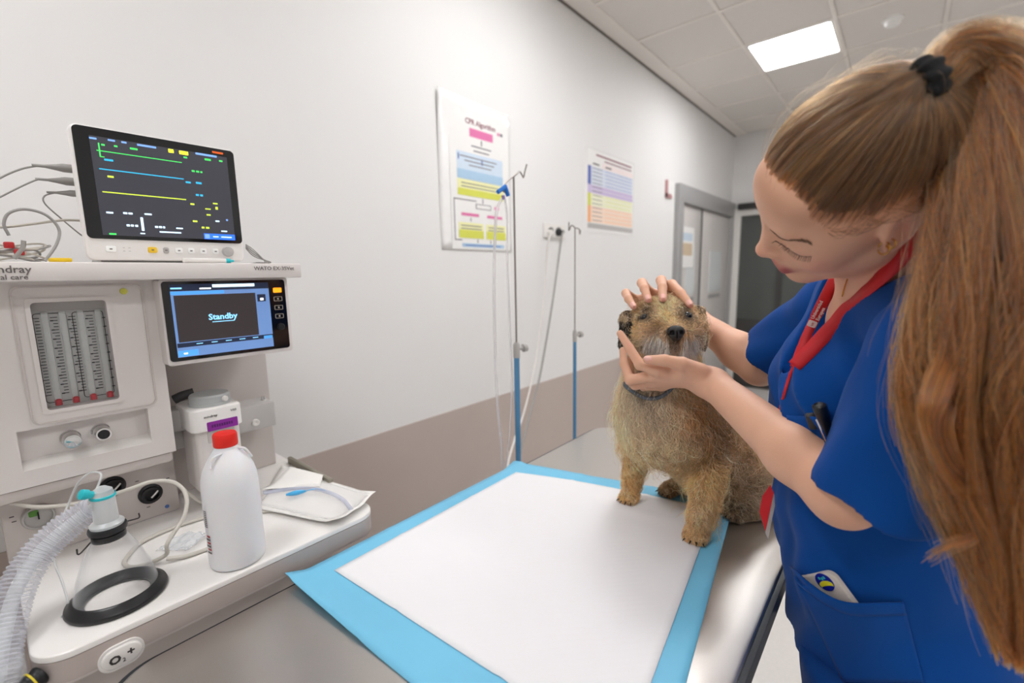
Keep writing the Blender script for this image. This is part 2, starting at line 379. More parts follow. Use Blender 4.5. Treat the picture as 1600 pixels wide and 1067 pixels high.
def pad_z(u, v, p):
    z = .0018 + .0012 * math.sin(7 * u + 2) * math.sin(6 * v) ** 2
    z += .010 * max(0, 1 - abs(u - .8) / .03) * math.exp(-((v - .65) / .25) ** 2) * .35
    if p.y > TY1 - .012: z += .004
    for fu in (1 / 3, 2 / 3): z += .0014 * math.exp(-((u - fu) / .008) ** 2)      # folding creases
    for fv in (1 / 3, 2 / 3): z += .0014 * math.exp(-((v - fv) / .01) ** 2)
    z += .035 * max(0, u - .93) / .07 * max(0, 1 - abs(v - .02) / .35) * .35       # far left corner lifts a little
    z += .02 * max(0, v - .95) / .05 * max(0, u - .35)  * .4                        # near edge turns up
    z += .014 * max(0, .06 - u) / .06 * max(0, 1 - v / .4)                         # curl at the left corner
    return ZT + z
vs = []; fs_w = []; fs_b = []
BW = .075
for i in range(NU + 1):
    for j in range(NV + 1):
        p = pad_xy(i / NU, j / NV); vs.append((p.x, p.y, pad_z(i / NU, j / NV, p)))
pad = thing('underpad', ((A.x + C.x) / 2, .48, ZT), 'white absorbent underpad with light blue border spread on the steel table', 'underpad')
bu = .055; bv = .07
def sub(name, keep, M, dz=0):
    idx = {}; V = []; F = []
    for i in range(NU):
        for j in range(NV):
            if keep((i + .5) / NU, (j + .5) / NV):
                f = []
                for a, b in ((i, j), (i + 1, j), (i + 1, j + 1), (i, j + 1)):
                    k = a * (NV + 1) + b
                    if k not in idx: idx[k] = len(V); V.append((vs[k][0], vs[k][1], vs[k][2] + dz))
                    f.append(idx[k])
                F.append(f)
    o = pydata(name, V, F, M, pad); md = o.modifiers.new('thick', 'SOLIDIFY'); md.thickness = .0016; md.offset = 0; return o
inn = lambda u, v: bu * 2.0 < u < 1 - bu * 1.35 and bv < v < 1 - bv
sub('backing_sheet', lambda u, v: True, M_padb)
sub('tissue_face', inn, M_padw, .0022)
# ================================================================ ANAESTHESIA MACHINE
M_mach = mat('machine_plastic', (224, 217, 213), rough=.42, var=.015, scale=6)
M_mach2 = mat('machine_plastic_warm', (205, 196, 191), rough=.45, var=.02, scale=6)
M_work = mat('worktop_plastic', (236, 232, 228), rough=.3, var=.01, scale=6)
M_olive = mat('side_rail_grey', (140, 134, 120), rough=.5)
M_black = mat('screen_glass_black', (14, 15, 17), rough=.08, spec=.6)
M_blackm = mat('black_plastic', (24, 24, 26), rough=.4)
M_ink = mat('grey_ink', (105, 98, 95), rough=.6)
M_inkd = mat('dark_ink', (58, 54, 54), rough=.6)
M_lcd = mat('flow_scale_plate', (186, 186, 184), rough=.35, var=.08, scale=25)
M_tube = clear_mat('flow_tube_glass', (220, 222, 220), .3, .8)
M_redf = mat('flow_float_red', (168, 60, 66), rough=.4)
M_greym = mat('grey_block', (186, 182, 179), rough=.4)
def em(name, rgb, e=1.0): return mat(name, rgb, rough=.5, var=.0, emit=e)
E_blue = em('display_blue', (92, 122, 170), .75); E_blue2 = em('display_bright_blue', (70, 140, 205), .9); E_navy = em('display_navy', (26, 34, 56), .6)
E_dark = em('display_standby_dark', (50, 43, 44), .5); E_cyanw = em('display_pale_cyan', (205, 232, 240), 1.0); E_txt = em('display_text_blue', (130, 195, 235), 1.1)
E_org = em('alarm_orange', (250, 150, 20), 1.0); E_grey = em('key_outline', (130, 120, 110), .5); E_white = em('display_white', (235, 238, 240), .9)

YF, YL, YS = 1.10, 1.18, 1.03        # front planes: upper housing, lower panel, shelf
mach = thing('anaesthesia_machine', (.1, 1.2, 0), 'off-white anaesthesia machine with flow meters, a screen and a worktop against the wall', 'medical machine')
SR = ay(470, 410, YS).x; SL = -.36; ZS = 1.434; ZSB = 1.4035
# shelf with fascia
box('shelf', (SL, YS, ZSB), (SR, 1.42, ZS), M_mach, mach, bev=.003)
xm_ = ay(235, 438, YS).x
text('lettering', 'mindray', .0158, (ay(50, 427, YS).x, YS - .0006, ay(49, 426, YS).z), XA, ZA, M_ink, mach, align='RIGHT', bold=.0002)
text('lettering', 'animal care', .0110, (ay(45, 437, YS).x, YS - .0006, ay(44, 436.5, YS).z), XA, ZA, M_ink, mach, align='RIGHT', bold=.0001)
tx = text('lettering', 'WATO EX-35Vet', .0112, (ay(397, 422, YS).x, YS - .0006, ay(397, 422, YS).z), XA, ZA, M_ink, mach)
# upper housing: plate with window and niche cut out of it
HX0, HX1 = SL, ay(241, 440, YF).x
ZH0 = ay(268, 706, YF).z
wa, wb, wc, wd = ay(47, 474, YF), ay(165, 467, YF), ay(187, 622, YF), ay(72, 643, YF)
WX0, WX1, WZ0, WZ1 = (wa.x + wd.x) / 2, (wb.x + wc.x) / 2, (wc.z + wd.z) / 2, (wa.z + wb.z) / 2
na, nb, nc, nd = ay(26, 676, YF), ay(231, 637, YF), ay(237, 690, YF), ay(36, 738, YF)
NX0, NX1, NZ0, NZ1 = (na.x + nd.x) / 2, (nb.x + nc.x) / 2, (nc.z + nd.z) / 2, (na.z + nb.z) / 2
bm = bmesh.new()
D_ = .026                                          # depth of the front plate
def grid_plate(bm, xs, zs, holes, y0, y1):
    for i in range(len(xs) - 1):
        for j in range(len(zs) - 1):
            if (i, j) in holes: continue
            bm_box(bm, (xs[i], y0, zs[j]), (xs[i + 1], y1, zs[j + 1]))
xs_ = [HX0, WX0, WX1, HX1]
for a in ((HX0, ZH0, HX1, NZ0), (HX0, NZ0, NX0, NZ1), (NX1, NZ0, HX1, NZ1), (HX0, NZ1, HX1, WZ0), (HX0, WZ0, WX0, WZ1), (WX1, WZ0, HX1, WZ1), (HX0, WZ1, HX1, ZSB)):
    bm_box(bm, (a[0], YF, a[1]), (a[2], YF + D_, a[3]))
bm_box(bm, (HX0, YF + D_, ZH0), (HX1, 1.42, ZSB))
bmesh.ops.remove_doubles(bm, verts=bm.verts, dist=1e-5)
from_bm('upper_housing', bm, M_mach, mach)
# sloped floor of the niche
pydata('niche_floor', [(NX0, YF, NZ0), (NX1, YF, NZ0), (NX1, YF + D_, NZ0 + .012), (NX0, YF + D_, NZ0 + .012), (NX0, YF + D_, NZ0), (NX1, YF + D_, NZ0)], [(0, 1, 2, 3), (3, 2, 5, 4), (0, 3, 4), (1, 5, 2), (0, 4, 5, 1)], M_work, mach)
box('overhang', (HX0, YF + .003, ZH0 - .022), (HX1 - .004, 1.3, ZH0), M_mach2, mach, bev=.008)
# cover plate round the window (transparent cover in the photo, with a rim)
bm = bmesh.new()
cx_, cz_ = (WX0 + WX1) / 2, (WZ0 + WZ1) / 2
bm_frame(bm, rrect(cx_, cz_, WX1 - WX0 + .012, WZ1 - WZ0 + .012, .006), rrect(cx_, cz_, WX1 - WX0 - .001, WZ1 - WZ0 - .001, .006), (0, YF + .001, 0), XA, ZA, .004)
bmesh.ops.recalc_face_normals(bm, faces=bm.faces); from_bm('window_rim', bm, M_mach, mach)
bm = bmesh.new(); ca, cb = ay(14, 462, YF).x, ay(222, 450, YF).x
bm_frame(bm, rrect((ca + cb) / 2, cz_ + .002, cb - ca, WZ1 - WZ0 + .05, .012), rrect((ca + cb) / 2, cz_ + .002, cb - ca - .006, WZ1 - WZ0 + .044, .010), (0, YF + .001, 0), XA, ZA, .004)
bmesh.ops.recalc_face_normals(bm, faces=bm.faces); from_bm('cover_plate', bm, M_mach2, mach)
fb = box('flow_scale', (WX0, YF + D_ - .002, WZ0), (WX1, YF + D_ + .001, WZ1), M_lcd, mach)
WW, WH = WX1 - WX0, WZ1 - WZ0
box('flow_header', (WX0, YF + D_ - .006, WZ1 - .016), (WX1, YF + D_ - .002, WZ1), M_greyp, mach)
for q, (fx, gx) in enumerate(((.19, .06), (.42, .06), (.66, .06), (.9, .06))):
    xc = WX0 + WW * (fx - .02)
    tb = lathe('flow_tube', (xc, YF + D_ - .012, WZ0 + .004), (0, 0, 1), [(.0048, 0), (.0048, WH - .026), (.004, WH - .022)], M_tube, mach, n=14)
    lathe('float', (xc, YF + D_ - .018, WZ0 + .005), (0, 0, 1), [(.0046, 0), (.0046, .009), (.002, .011)], M_redf, tb, n=12)
    bm = bmesh.new()
    for k in range(26):
        z = WZ0 + .022 + (WH - .05) * k / 25; L = .006 if k % 5 else .009
        s = -1 if q % 2 == 0 else -1
        bm_box(bm, (xc + s * .0062 - L, YF + D_ - .0032, z - .0006), (xc + s * .0062, YF + D_ - .002, z + .0006))
        if k % 3 == 0: bm_box(bm, (xc + .0065, YF + D_ - .0032, z - .001), (xc + .0105, YF + D_ - .002, z + .001))
    from_bm('scale_marks', bm, M_inkd, mach, smooth=False)
for s0, s1 in ((.02, .46), (.53, .97)):
    bm = bmesh.new(); x0, x1 = WX0 + WW * s0, WX0 + WW * s1
    bm_frame(bm, rrect((x0 + x1) / 2, cz_ - .006, x1 - x0, WH - .028, .005), rrect((x0 + x1) / 2, cz_ - .006, x1 - x0 - .002, WH - .030, .004), (0, YF + D_ - .002, 0), XA, ZA, .001)
    bmesh.ops.recalc_face_normals(bm, faces=bm.faces); from_bm('scale_outline', bm, M_inkd, mach)
M_ylw = mat('yellow_dot', (208, 206, 84), rough=.4)
p = ay(193, 455, YF); lathe('indicator_dot', (p.x, YF, p.z), (0, -1, 0), [(.006, 0), (.005, .004), (0, .005)], M_ylw, mach, n=16)
# control knobs in the niche
for k, (px, py, r, M2) in enumerate(((112, 687, .0125, M_chrome), (160, 676, .0122, M_blackm))):
    p = ay(px, py, YF + .004); kb = lathe('flow_knob', (p.x, YF + D_, p.z), (0, -1, 0), [(r * 1.15, 0), (r * 1.15, .006), (r, .008), (r, .034), (r * .92, .037), (r * .7, .037)], M_chrome, mach, n=20)
    lathe('knob_cap', (p.x, YF + D_ - .036, p.z), (0, -1, 0), [(r * .72, 0), (r * .7, .002), (0, .0025)], M2, kb, n=20)
# lower panel
LX0, LX1 = ay(6, 840, YL).x, ay(279, 770, YL).x
box('lower_panel', (LX0, YL, .9), (LX1, 1.42, ZH0), M_mach2, mach, bev=.004)
# worktop
WKX0, WKX1, WKY0, WKY1 = -.012, .513, .83, 1.262
prism('worktop', rrect((WKX0 + WKX1) / 2, (WKY0 + 1.40) / 2, WKX1 - WKX0, 1.40 - WKY0, .045, 8), (0, 0, .8905), XA, YA, .0095, M_work, mach, bev=.003)
M_edge = mat('worktop_edge', (186, 174, 168), rough=.4, var=.01)
prism('worktop_edge', rrect((WKX0 + WKX1) / 2, (WKY0 + 1.40) / 2, WKX1 - WKX0 - .0008, 1.40 - WKY0 - .0008, .0445, 8), (0, 0, .8555), XA, YA, .0335, M_edge, mach)
prism('worktop_skirt', rrect((WKX0 + WKX1) / 2, (WKY0 + 1.40) / 2, WKX1 - WKX0 - .004, 1.40 - WKY0 - .004, .045, 8), (0, 0, .851), XA, YA, .039, M_mach2, mach)
box('side_rail', (WKX1 - .012, 1.02, .895), (WKX1, 1.25, .917), M_olive, mach, bev=.004)
box('cabinet', (.03, .93, .12), (.46, 1.38, .851), M_mach2, mach, bev=.015)
box('base', (-.04, .86, .06), (.52, 1.40, .12), M_greyp, mach, bev=.02)
for a in (0, .48):
    for b in (.9, 1.36): lathe('caster', (a - .015, b, .032), (1, 0, 0), [(.022, 0), (.032, .004), (.032, .026), (.022, .03)], M_dark, mach, n=16)
# flush button
po = ay(190, 1022, WKY0)
oc = prism('oxygen_flush_button', rrect(po.x, po.z, .047, .032, .0155, 8), (0, WKY0 + .002, 0), XA, ZA, .008, M_work, mach, bev=.004)
bm = bmesh.new(); bm_frame(bm, rrect(po.x, po.z, .053, .038, .0185, 8), rrect(po.x, po.z, .047, .032, .0155, 8), (0, WKY0 + .004, 0), XA, ZA, .007)
bmesh.ops.recalc_face_normals(bm, faces=bm.faces); from_bm('button_rim', bm, M_work, mach)
text('lettering', 'O', .0165, (po.x - .015, WKY0 - .0065, po.z - .006), XA, ZA, M_inkd, mach, bold=.0006)
text('lettering', '2', .008, (po.x - .0005, WKY0 - .0065, po.z - .0085), XA, ZA, M_inkd, mach)
text('lettering', '+', .016, (po.x + .0055, WKY0 - .0065, po.z - .003), XA, ZA, M_inkd, mach, bold=.0004)
# screen module
c0, c1, c2, c3 = ay(248, 436, 1.06), ay(449, 430, 1.06), ay(458, 546, 1.06), ay(262, 575, 1.06)
MX0, MX1 = (c0.x + c3.x) / 2, (c1.x + c2.x) / 2; MZ0 = (c2.z + c3.z) / 2
scr = prism('screen_housing', rrect((MX0 + MX1) / 2, (MZ0 + ZSB) / 2, MX1 - MX0, ZSB - MZ0, .006), (0, 1.16, 0), XA, ZA, .10, M_mach, mach, bev=.003)
g0, g1, g2, g3 = ay(253, 441, 1.058), ay(445, 436, 1.058), ay(452, 542, 1.058), ay(265, 567, 1.058)
GX0, GX1, GZ0, GZ1 = (g0.x + g3.x) / 2, (g1.x + g2.x) / 2, (g2.z + g3.z) / 2, (g0.z + g1.z) / 2
front('screen_glass', GX0, GX1, GZ0, GZ1, 1.060, .002, M_black, scr, r=.006)
GW, GH = GX1 - GX0, GZ1 - GZ0
def sp(name, a, b, c, d, M, lay=0, r=.0008):       # a..b across, c..d from the top, in fractions of the glass
    return front(name, GX0 + GW * a, GX0 + GW * b, GZ1 - GH * d, GZ1 - GH * c, 1.0581 - .00015 * lay, .0002, M, scr, r=r)
sp('display', .055, .845, .035, .955, E_blue); sp('display_header', .055, .845, .035, .12, E_navy, 1); sp('display_field', .075, .72, .175, .765, E_dark, 1)
sp('display_field', .06, .845, .775, .83, E_navy, 1); sp('display_tab', .055, .46, .125, .165, E_blue2, 1); sp('display_tab', .06, .21, .87, .945, E_blue2, 1)
sp('display_tab', .76, .84, .79, .83, E_blue2, 2); sp('display_bar', .37, .72, .045, .085, E_cyanw, 2); sp('display_field', .735, .81, .2, .3, E_navy, 1)
sp('display_mark', .27, .36, .085, .105, E_white, 2); sp('display_mark', .06, .14, .075, .095, E_txt, 2); sp('display_mark', .76, .79, .25, .285, E_white, 2)
sp('display_mark', .34, .52, .53, .54, E_txt, 2); sp('display_mark', .1, .13, .9, .92, E_white, 2)
for k in range(5): sp('display_mark', .2 + .115 * k, .25 + .115 * k, .795, .805, E_txt, 2)
text('lettering', 'Standby', .0165, (GX0 + GW * .43, 1.0576, GZ1 - GH * .505), XA, ZA, E_txt, scr, align='CENTER', bold=.0004)
for k, (cz, Mk) in enumerate(((.15, E_org), (.275, None), (.40, None), (.525, None))):
    if Mk: front('alarm_key', GX0 + GW * .885, GX0 + GW * .965, GZ1 - GH * (cz + .035), GZ1 - GH * (cz - .035), 1.058, .0008, Mk, scr, r=.002)
    else:
        bm = bmesh.new(); bm_frame(bm, rrect(GX0 + GW * .925, GZ1 - GH * cz, GW * .08, GH * .065, .002), rrect(GX0 + GW * .925, GZ1 - GH * cz, GW * .07, GH * .053, .0015), (0, 1.058, 0), XA, ZA, .0006)
        bmesh.ops.recalc_face_normals(bm, faces=bm.faces); from_bm('soft_key', bm, E_grey, scr)
        front('key_mark', GX0 + GW * .918, GX0 + GW * .932, GZ1 - GH * (cz + .014), GZ1 - GH * (cz - .014), 1.058, .0006, E_grey, scr, r=.001)
lathe('screen_knob', (GX0 + GW * .925, 1.059, GZ1 - GH * .68), (0, -1, 0), [(.008, 0), (.0075, .006), (.006, .008), (0, .008)], M_blackm, scr, n=18)
# recess behind the vaporiser
BX1 = ay(430, 700, 1.27).x
box('back_panel', (HX1 - .01, 1.27, .9), (BX1, 1.42, ZSB), M_mach2, mach, bev=.004)
box('screen_support', (HX1, 1.16, MZ0 + .03), (BX1 - .02, 1.30, ZSB), M_mach2, mach)
r0, r1 = ay(264, 645, 1.20), ay(431, 645, 1.20)
box('manifold_bar', (HX1 - .02, 1.19, ay(420, 667, 1.19).z), (ay(430, 640, 1.19).x, 1.29, ay(420, 629, 1.19).z), M_greym, mach, bev=.003)
p = ay(399, 660, 1.19); lathe('manifold_button', (p.x, 1.19, p.z), (0, -1, 0), [(.009, 0), (.009, .004), (.007, .006), (.003, .006), (0, .004)], M_white, mach, n=20)
p = ay(414, 627, 1.22); lathe('manifold_valve', (p.x, 1.23, p.z - .012), (0, 0, 1), [(.009, 0), (.009, .012), (.005, .016), (.004, .024)], M_chrome, mach, n=16)
# sockets on the lower panel
for px, py in ((176, 760), (235, 771)):
    p = ay(px, py, YL)
    sk = lathe('airway_socket', (p.x, YL, p.z), (0, -1, 0), [(.021, 0), (.021, .003), (.0165, .005), (.0165, .012), (.0125, .013), (.0125, .002), (0, .002)], M_blackm, mach, n=28)
    tube('socket_lever', [Vector((p.x - .001, YL - .013, p.z - .005)), Vector((p.x + .005, YL - .014, p.z + .001)), Vector((p.x + .011, YL - .014, p.z + .007))], .0017, M_work, sk, n=8)
p = ay(60, 806, YL)
gg = lathe('pressure_gauge', (p.x, YL, p.z), (0, -1, 0), [(.023, 0), (.023, .006), (.021, .010), (.019, .010), (.018, .005), (0, .005)], M_greyp, mach, n=32)
M_green = mat('gauge_green', (96, 150, 66), rough=.5)
front('gauge_zone', p.x - .012, p.x + .001, p.z + .003, p.z + .014, YL - .005, .001, M_green, gg, r=.003)
box('gauge_needle', (p.x - .001, YL - .008, p.z - .004), (p.x + .001, YL - .006, p.z + .010), M_blackm, gg)
M_dotb = mat('blue_dot', (88, 128, 196), rough=.5)
p = ay(261, 791, YL); lathe('port_mark', (p.x, YL, p.z), (0, -1, 0), [(.004, 0), (.0035, .002), (0, .002)], M_dotb, mach, n=14)
for px, py in ((18, 808), (22, 815), (214, 752), (262, 747), (232, 792)):
    p = ay(px, py, YL); front('panel_mark', p.x - .003, p.x + .003, p.z - .001, p.z + .001, YL, .0005, M_ink, mach, r=.0005)
# absorber connectors at the left end of the worktop
M_clear = clear_mat('clear_plastic', (225, 228, 232), .25, .7)
ab = box('absorber_canister', (-.055, .84, .80), (-.016, .99, .905), M_clear, mach, bev=.008)
for k in range(4): box('canister_rib', (-.0565, .855 + .034 * k, .81), (-.0545, .868 + .034 * k, .898), M_greyp, ab, bev=.001)
box('clip_rail', (-.06, .835, .84), (-.013, .842, .85), M_chrome, mach, bev=.002); box('clip_rail', (-.06, .92, .903), (-.013, .93, .909), M_chrome, mach, bev=.002)
hp = ad(20, 1052, .57); hq = Vector((-.008, .845, .872))
tube('hose_connector', [Vector((-.004, .848, .876)), Vector((-.02, .84, .872)), Vector((-.032, .834, .868))], lambda t: .0125 + .0012 * math.sin(t * 22), M_blackm, mach, n=18)
M_yline = mat('yellow_band', (214, 190, 40), rough=.5)
lathe('connector_band', (-.013, .8438, .874), (-.9, -.35, -.2), [(.0142, 0), (.0142, .0022)], M_yline, mach, n=18)
tube('drain_hose', [Vector((-.032, .834, .868)), Vector((-.05, .828, .855)), Vector((-.07, .83, .82)), Vector((-.075, .85, .7)), Vector((-.06, .9, .45))], .010, M_dark, mach, n=12)

# ---------------------------------------------------------------- vaporiser
v0, v1, v2 = ay(297, 645, 1.07), ay(376, 627, 1.07), ay(297, 680, 1.07)
VX0, VX1 = v0.x, ay(380, 645, 1.07).x; VZ1 = (v0.z + v1.z) / 2; VZm = v2.z; VZ0 = .955
M_lid = mat('vaporiser_lid_grey', (178, 181, 180), rough=.35)
M_pur = mat('purple_label', (140, 36, 150), rough=.45); M_pdk = mat('purple_print', (86, 16, 98), rough=.5)
vp = thing('vaporizer', ((VX0 + VX1) / 2, 1.13, VZ0), 'white vaporizer with a grey round lid and purple label behind the bottle', 'vaporizer')
prism('body', rrect((VX0 + VX1) / 2, 1.13, VX1 - VX0, .12, .016), (0, 0, VZm), XA, YA, VZ1 - VZm, M_work, vp, bev=.006)
prism('lower_body', rrect((VX0 + VX1) / 2 + .002, 1.135, VX1 - VX0 - .012, .11, .014), (0, 0, VZ0), XA, YA, VZm - VZ0 + .001, M_mach, vp)
box('mounting_block', (VX0 - .03, 1.15, VZm - .01), (VX0 + .01, 1.199, VZ1 - .01), M_greym, vp, bev=.003)
pc = az(326, 616, VZ1 + .008)
lc = lathe('dial_lid', ((VX0 + VX1) / 2 + .001, 1.115, VZ1), (0, 0, 1), [(.0395, 0), (.0395, .005), (.0375, .006), (.0375, .019), (.035, .0225), (0, .0225)], M_lid, vp, n=40)
lathe('lock_button', ((VX0 + VX1) / 2 + .018, 1.0835, VZ1 + .012), (.4, -.9, 0), [(.0062, 0), (.0058, .006), (.003, .008), (0, .008)], M_white, vp, n=16)
tube('lock_lever', [Vector((VX0 - .004, 1.16, VZ1 + .012)), Vector((VX0 + .01, 1.155, VZ1 + .018)), Vector((VX0 + .03, 1.15, VZ1 + .022))], .010, M_dark, vp, n=10)
l0, l1 = ay(323, 660, 1.069), ay(371, 651, 1.069); l2 = ay(324, 674, 1.069)
lb = front('label', l0.x, l1.x, VZ1 - .049, VZ1 - .029, 1.07, .0008, M_pur, vp, r=.002)
for k in range(9): box('label_print', (l0.x + .008 + .0045 * k, 1.0689, VZ1 - .042), (l0.x + .011 + .0045 * k, 1.0692, VZ1 - .036), M_pdk, lb)
text('lettering', 'mindray', .0075, (l0.x - .004, 1.0695, VZ1 - .0195), XA, ZA, M_inkd, vp)
text('lettering', 'V60', .0072, (l1.x - .012, 1.0695, VZ1 - .0155), XA, ZA, M_ink, vp)
front('recess_plate', (VX0 + VX1) / 2 - .02, (VX0 + VX1) / 2 + .03, VZm - .03, VZm - .004, 1.08, .0015, M_mach2, vp, r=.002)

# ---------------------------------------------------------------- patient monitor
YM = 1.10
m0, m1, m2, m3 = ay(109, 189, YM), ay(366, 236, YM), ay(382, 404, YM), ay(133, 403, YM)
PX0, PX1, PZ1 = (m0.x + m3.x) / 2, (m1.x + m2.x) / 2, (m0.z + m1.z) / 2
PZ0 = ZS + .006
mon = thing('patient_monitor', ((PX0 + PX1) / 2, YM + .06, ZS), 'white patient monitor with a black screen of coloured traces on the machine shelf', 'monitor')
prism('housing', rrect((PX0 + PX1) / 2, (PZ0 + PZ1) / 2, PX1 - PX0, PZ1 - PZ0, .012), (0, YM + .024, 0), XA, ZA, .024, M_work, mon, bev=.005)
prism('rear_body', rrect((PX0 + PX1) / 2, (PZ0 + PZ1) / 2 - .004, PX1 - PX0 - .05, PZ1 - PZ0 - .035, .02), (0, YM + .13, 0), XA, ZA, .107, M_mach2, mon, bev=.004)
box('foot', (PX0 + .02, YM + .02, ZS), (PX1 - .02, YM + .12, PZ0 + .004), M_greyp, mon, bev=.002)
s0, s1, s2, s3 = ay(113, 192, YM - .001), ay(365, 238, YM - .001), ay(378, 379, YM - .001), ay(134, 374, YM - .001)
QX0, QX1, QZ1, QZ0 = (s0.x + s3.x) / 2, (s1.x + s2.x) / 2, (s0.z + s1.z) / 2, (s2.z + s3.z) / 2
gl = front('screen_glass', QX0, QX1, QZ0, QZ1, YM + .001, .0025, M_black, mon, r=.008)
QW, QH = QX1 - QX0, QZ1 - QZ0
E_panel = em('monitor_panel', (52, 52, 60), .55)
E_g = em('trace_green', (60, 190, 84), 1.1); E_c = em('trace_cyan', (40, 150, 190), 1.1); E_y = em('trace_yellow', (176, 196, 60), 1.1); E_w = em('trace_white', (190, 215, 232), 1.1)
E_lb = em('trace_paleblue', (110, 150, 215), .9); E_bb = em('button_blue', (40, 100, 225), 1.0); E_yl = em('alarm_yellow', (225, 225, 50), 1.2); E_or = em('alarm_led', (190, 80, 24), .8)
def mp(name, a, b, c, d, M, lay=1, r=.0008):
    return front(name, QX0 + QW * a, QX0 + QW * b, QZ1 - QH * d, QZ1 - QH * c, YM - .0015 - .00015 * lay, .0002, M, gl, r=r)
mp('display', .085, .945, .075, .965, E_panel, 0)
mp('trace', .115, .62, .196, .204, E_g); mp('trace', .115, .62, .358, .368, E_c); mp('trace', .115, .62, .564, .574, E_y)
mp('trace_scale', .128, .136, .13, .255, E_g); mp('trace_scale', .128, .155, .248, .256, E_g)
for a, c, w, h, M in ((.15, .265, .05, .018, E_c), (.155, .415, .035, .018, E_y), (.085, .09, .04, .016, E_lb), (.185, .083, .04, .016, E_lb), (.26, .083, .03, .016, E_lb), (.35, .083, .115, .018, E_lb),
                      (.145, .135, .02, .016, E_g), (.215, .13, .02, .016, E_g), (.305, .128, .045, .018, E_g), (.54, .083, .034, .035, E_yl), (.61, .083, .06, .035, E_yl), (.635, .135, .025, .016, E_g),
                      (.72, .075, .15, .02, E_lb), (.78, .12, .045, .02, E_g), (.885, .115, .025, .018, E_g), (.68, .26, .022, .018, E_g), (.71, .26, .022, .018, E_g), (.74, .26, .014, .018, E_g),
                      (.63, .382, .035, .018, E_c), (.7, .375, .04, .02, E_c), (.69, .5, .022, .02, E_c), (.72, .5, .02, .02, E_c), (.645, .6, .028, .018, E_y), (.745, .64, .04, .012, E_y), (.75, .7, .03, .015, E_y),
                      (.805, .575, .035, .014, E_y), (.82, .615, .018, .03, E_y), (.648, .775, .032, .018, E_y), (.705, .835, .02, .02, E_y), (.735, .835, .025, .02, E_y), (.81, .76, .03, .016, E_w), (.89, .74, .015, .018, E_lb), (.845, .865, .045, .014, E_w),
                      (.12, .748, .04, .016, E_w), (.215, .742, .025, .018, E_w), (.245, .742, .025, .018, E_w), (.34, .738, .045, .016, E_w), (.225, .855, .02, .02, E_w), (.25, .855, .018, .02, E_w), (.275, .855, .018, .02, E_w),
                      (.395, .855, .02, .02, E_w), (.42, .855, .02, .02, E_w), (.445, .855, .014, .02, E_w), (.53, .86, .045, .014, E_w), (.42, .905, .14, .014, E_w), (.30, .93, .03, .012, E_w), (.12, .945, .04, .016, E_g)):
    mp('readout', a, a + w, c, c + h, M)
mp('readout_bar', .312, .328, .78, .91, E_w); mp('softkey_bar', .715, .945, .905, .965, E_bb, 1); mp('softkey_icon', .722, .755, .912, .958, E_lb, 2)
for a in (.78, .84, .88): mp('softkey_text', a, a + .04, .93, .942, E_w, 2)
mp('alarm_lamp', .84, .92, .032, .052, E_or)
MZK = (PZ0 + QZ0) / 2 + .001
M_yk = mat('yellow_key', (240, 196, 44), rough=.4); M_wk = mat('white_key', (246, 245, 242), rough=.35)
for px, wk, M in ((173, .015, M_wk), (238, .014, M_yk), (259, .009, M_greyp), (279, .012, M_wk), (298, .011, M_wk), (317, .011, M_wk), (336, .011, M_wk)):
    xk = ay(px, 389, YM).x; kk = front('key', xk - wk / 2, xk + wk / 2, MZK - .0055, MZK + .0055, YM + .001, .004, M, mon, r=.003, bev=.001)
    front('key_mark', xk - .002, xk + .002, MZK - .001, MZK + .001, YM - .003, .0004, M_ink, kk, r=.0004)
xk = ay(198, 388, YM).x
for dx in (-.004, .004):
    for dz_ in (-.003, .003): box('key_bracket', (xk + dx - .0015, YM - .0006, MZK + dz_ - .0004), (xk + dx + .0015, YM + .001, MZK + dz_ + .0004), M_greyp, mon)
xk = ay(355, 391, YM).x
lathe('rotary_knob', (xk, YM + .002, MZK), (0, -1, 0), [(.0105, 0), (.0105, .008), (.0095, .0115), (0, .0125)], M_greym, mon, n=24)
# ================================================================ CABLES AND SMALL THINGS ON THE MACHINE
M_cab = mat('cable_grey', (150, 147, 143), rough=.45); M_cabb = mat('cable_beige', (188, 182, 170), rough=.45); M_hose = mat('sample_hose_beige', (205, 200, 190), rough=.4)
def cable(name, pts, r, M, label, cat='cable', n=8, group=None):
    return tag(tube(name, pts, r, M, None, n=n, sm=8), label, cat, group)
def plug_cable(pts, r, pl, pr, label):
    """cable plugged in the left side of the monitor: plug (thick) + cord"""
    t = thing('monitor_cable', pts[0], label, 'cable', 'cables plugged into the side of the monitor')
    a = Vector(pts[0]); d = (Vector(pts[1]) - a).normalized()
    lathe('plug', a, d, [(pr, 0), (pr, pl * .55), (pr * .75, pl * .7), (r * 1.7, pl), (r * 1.5, pl * 1.3)], M_cab, t, n=16)
    tube('cord', [a + d * pl * .9] + [Vector(p) for p in pts[1:]], r, M_cab, t, n=8)
    return t
XL = PX0 + .022
def sp3(px, py, y): return ay(px, py, y)
pa = sp3(118, 264, 1.17); plug_cable([(XL, 1.17, pa.z), sp3(62, 259, 1.17), sp3(30, 265, 1.18), sp3(-8, 283, 1.18), sp3(-60, 320, 1.18)], .0016, .052, .0075, 'grey monitor cable in the topmost plug of the monitor side')
pa = sp3(118, 284, 1.17); plug_cable([(XL, 1.17, pa.z), sp3(62, 280, 1.16), sp3(40, 288, 1.15), sp3(0, 308, 1.15), sp3(-50, 335, 1.14)], .0014, .052, .0072, 'grey monitor cable in the second plug down the monitor side')
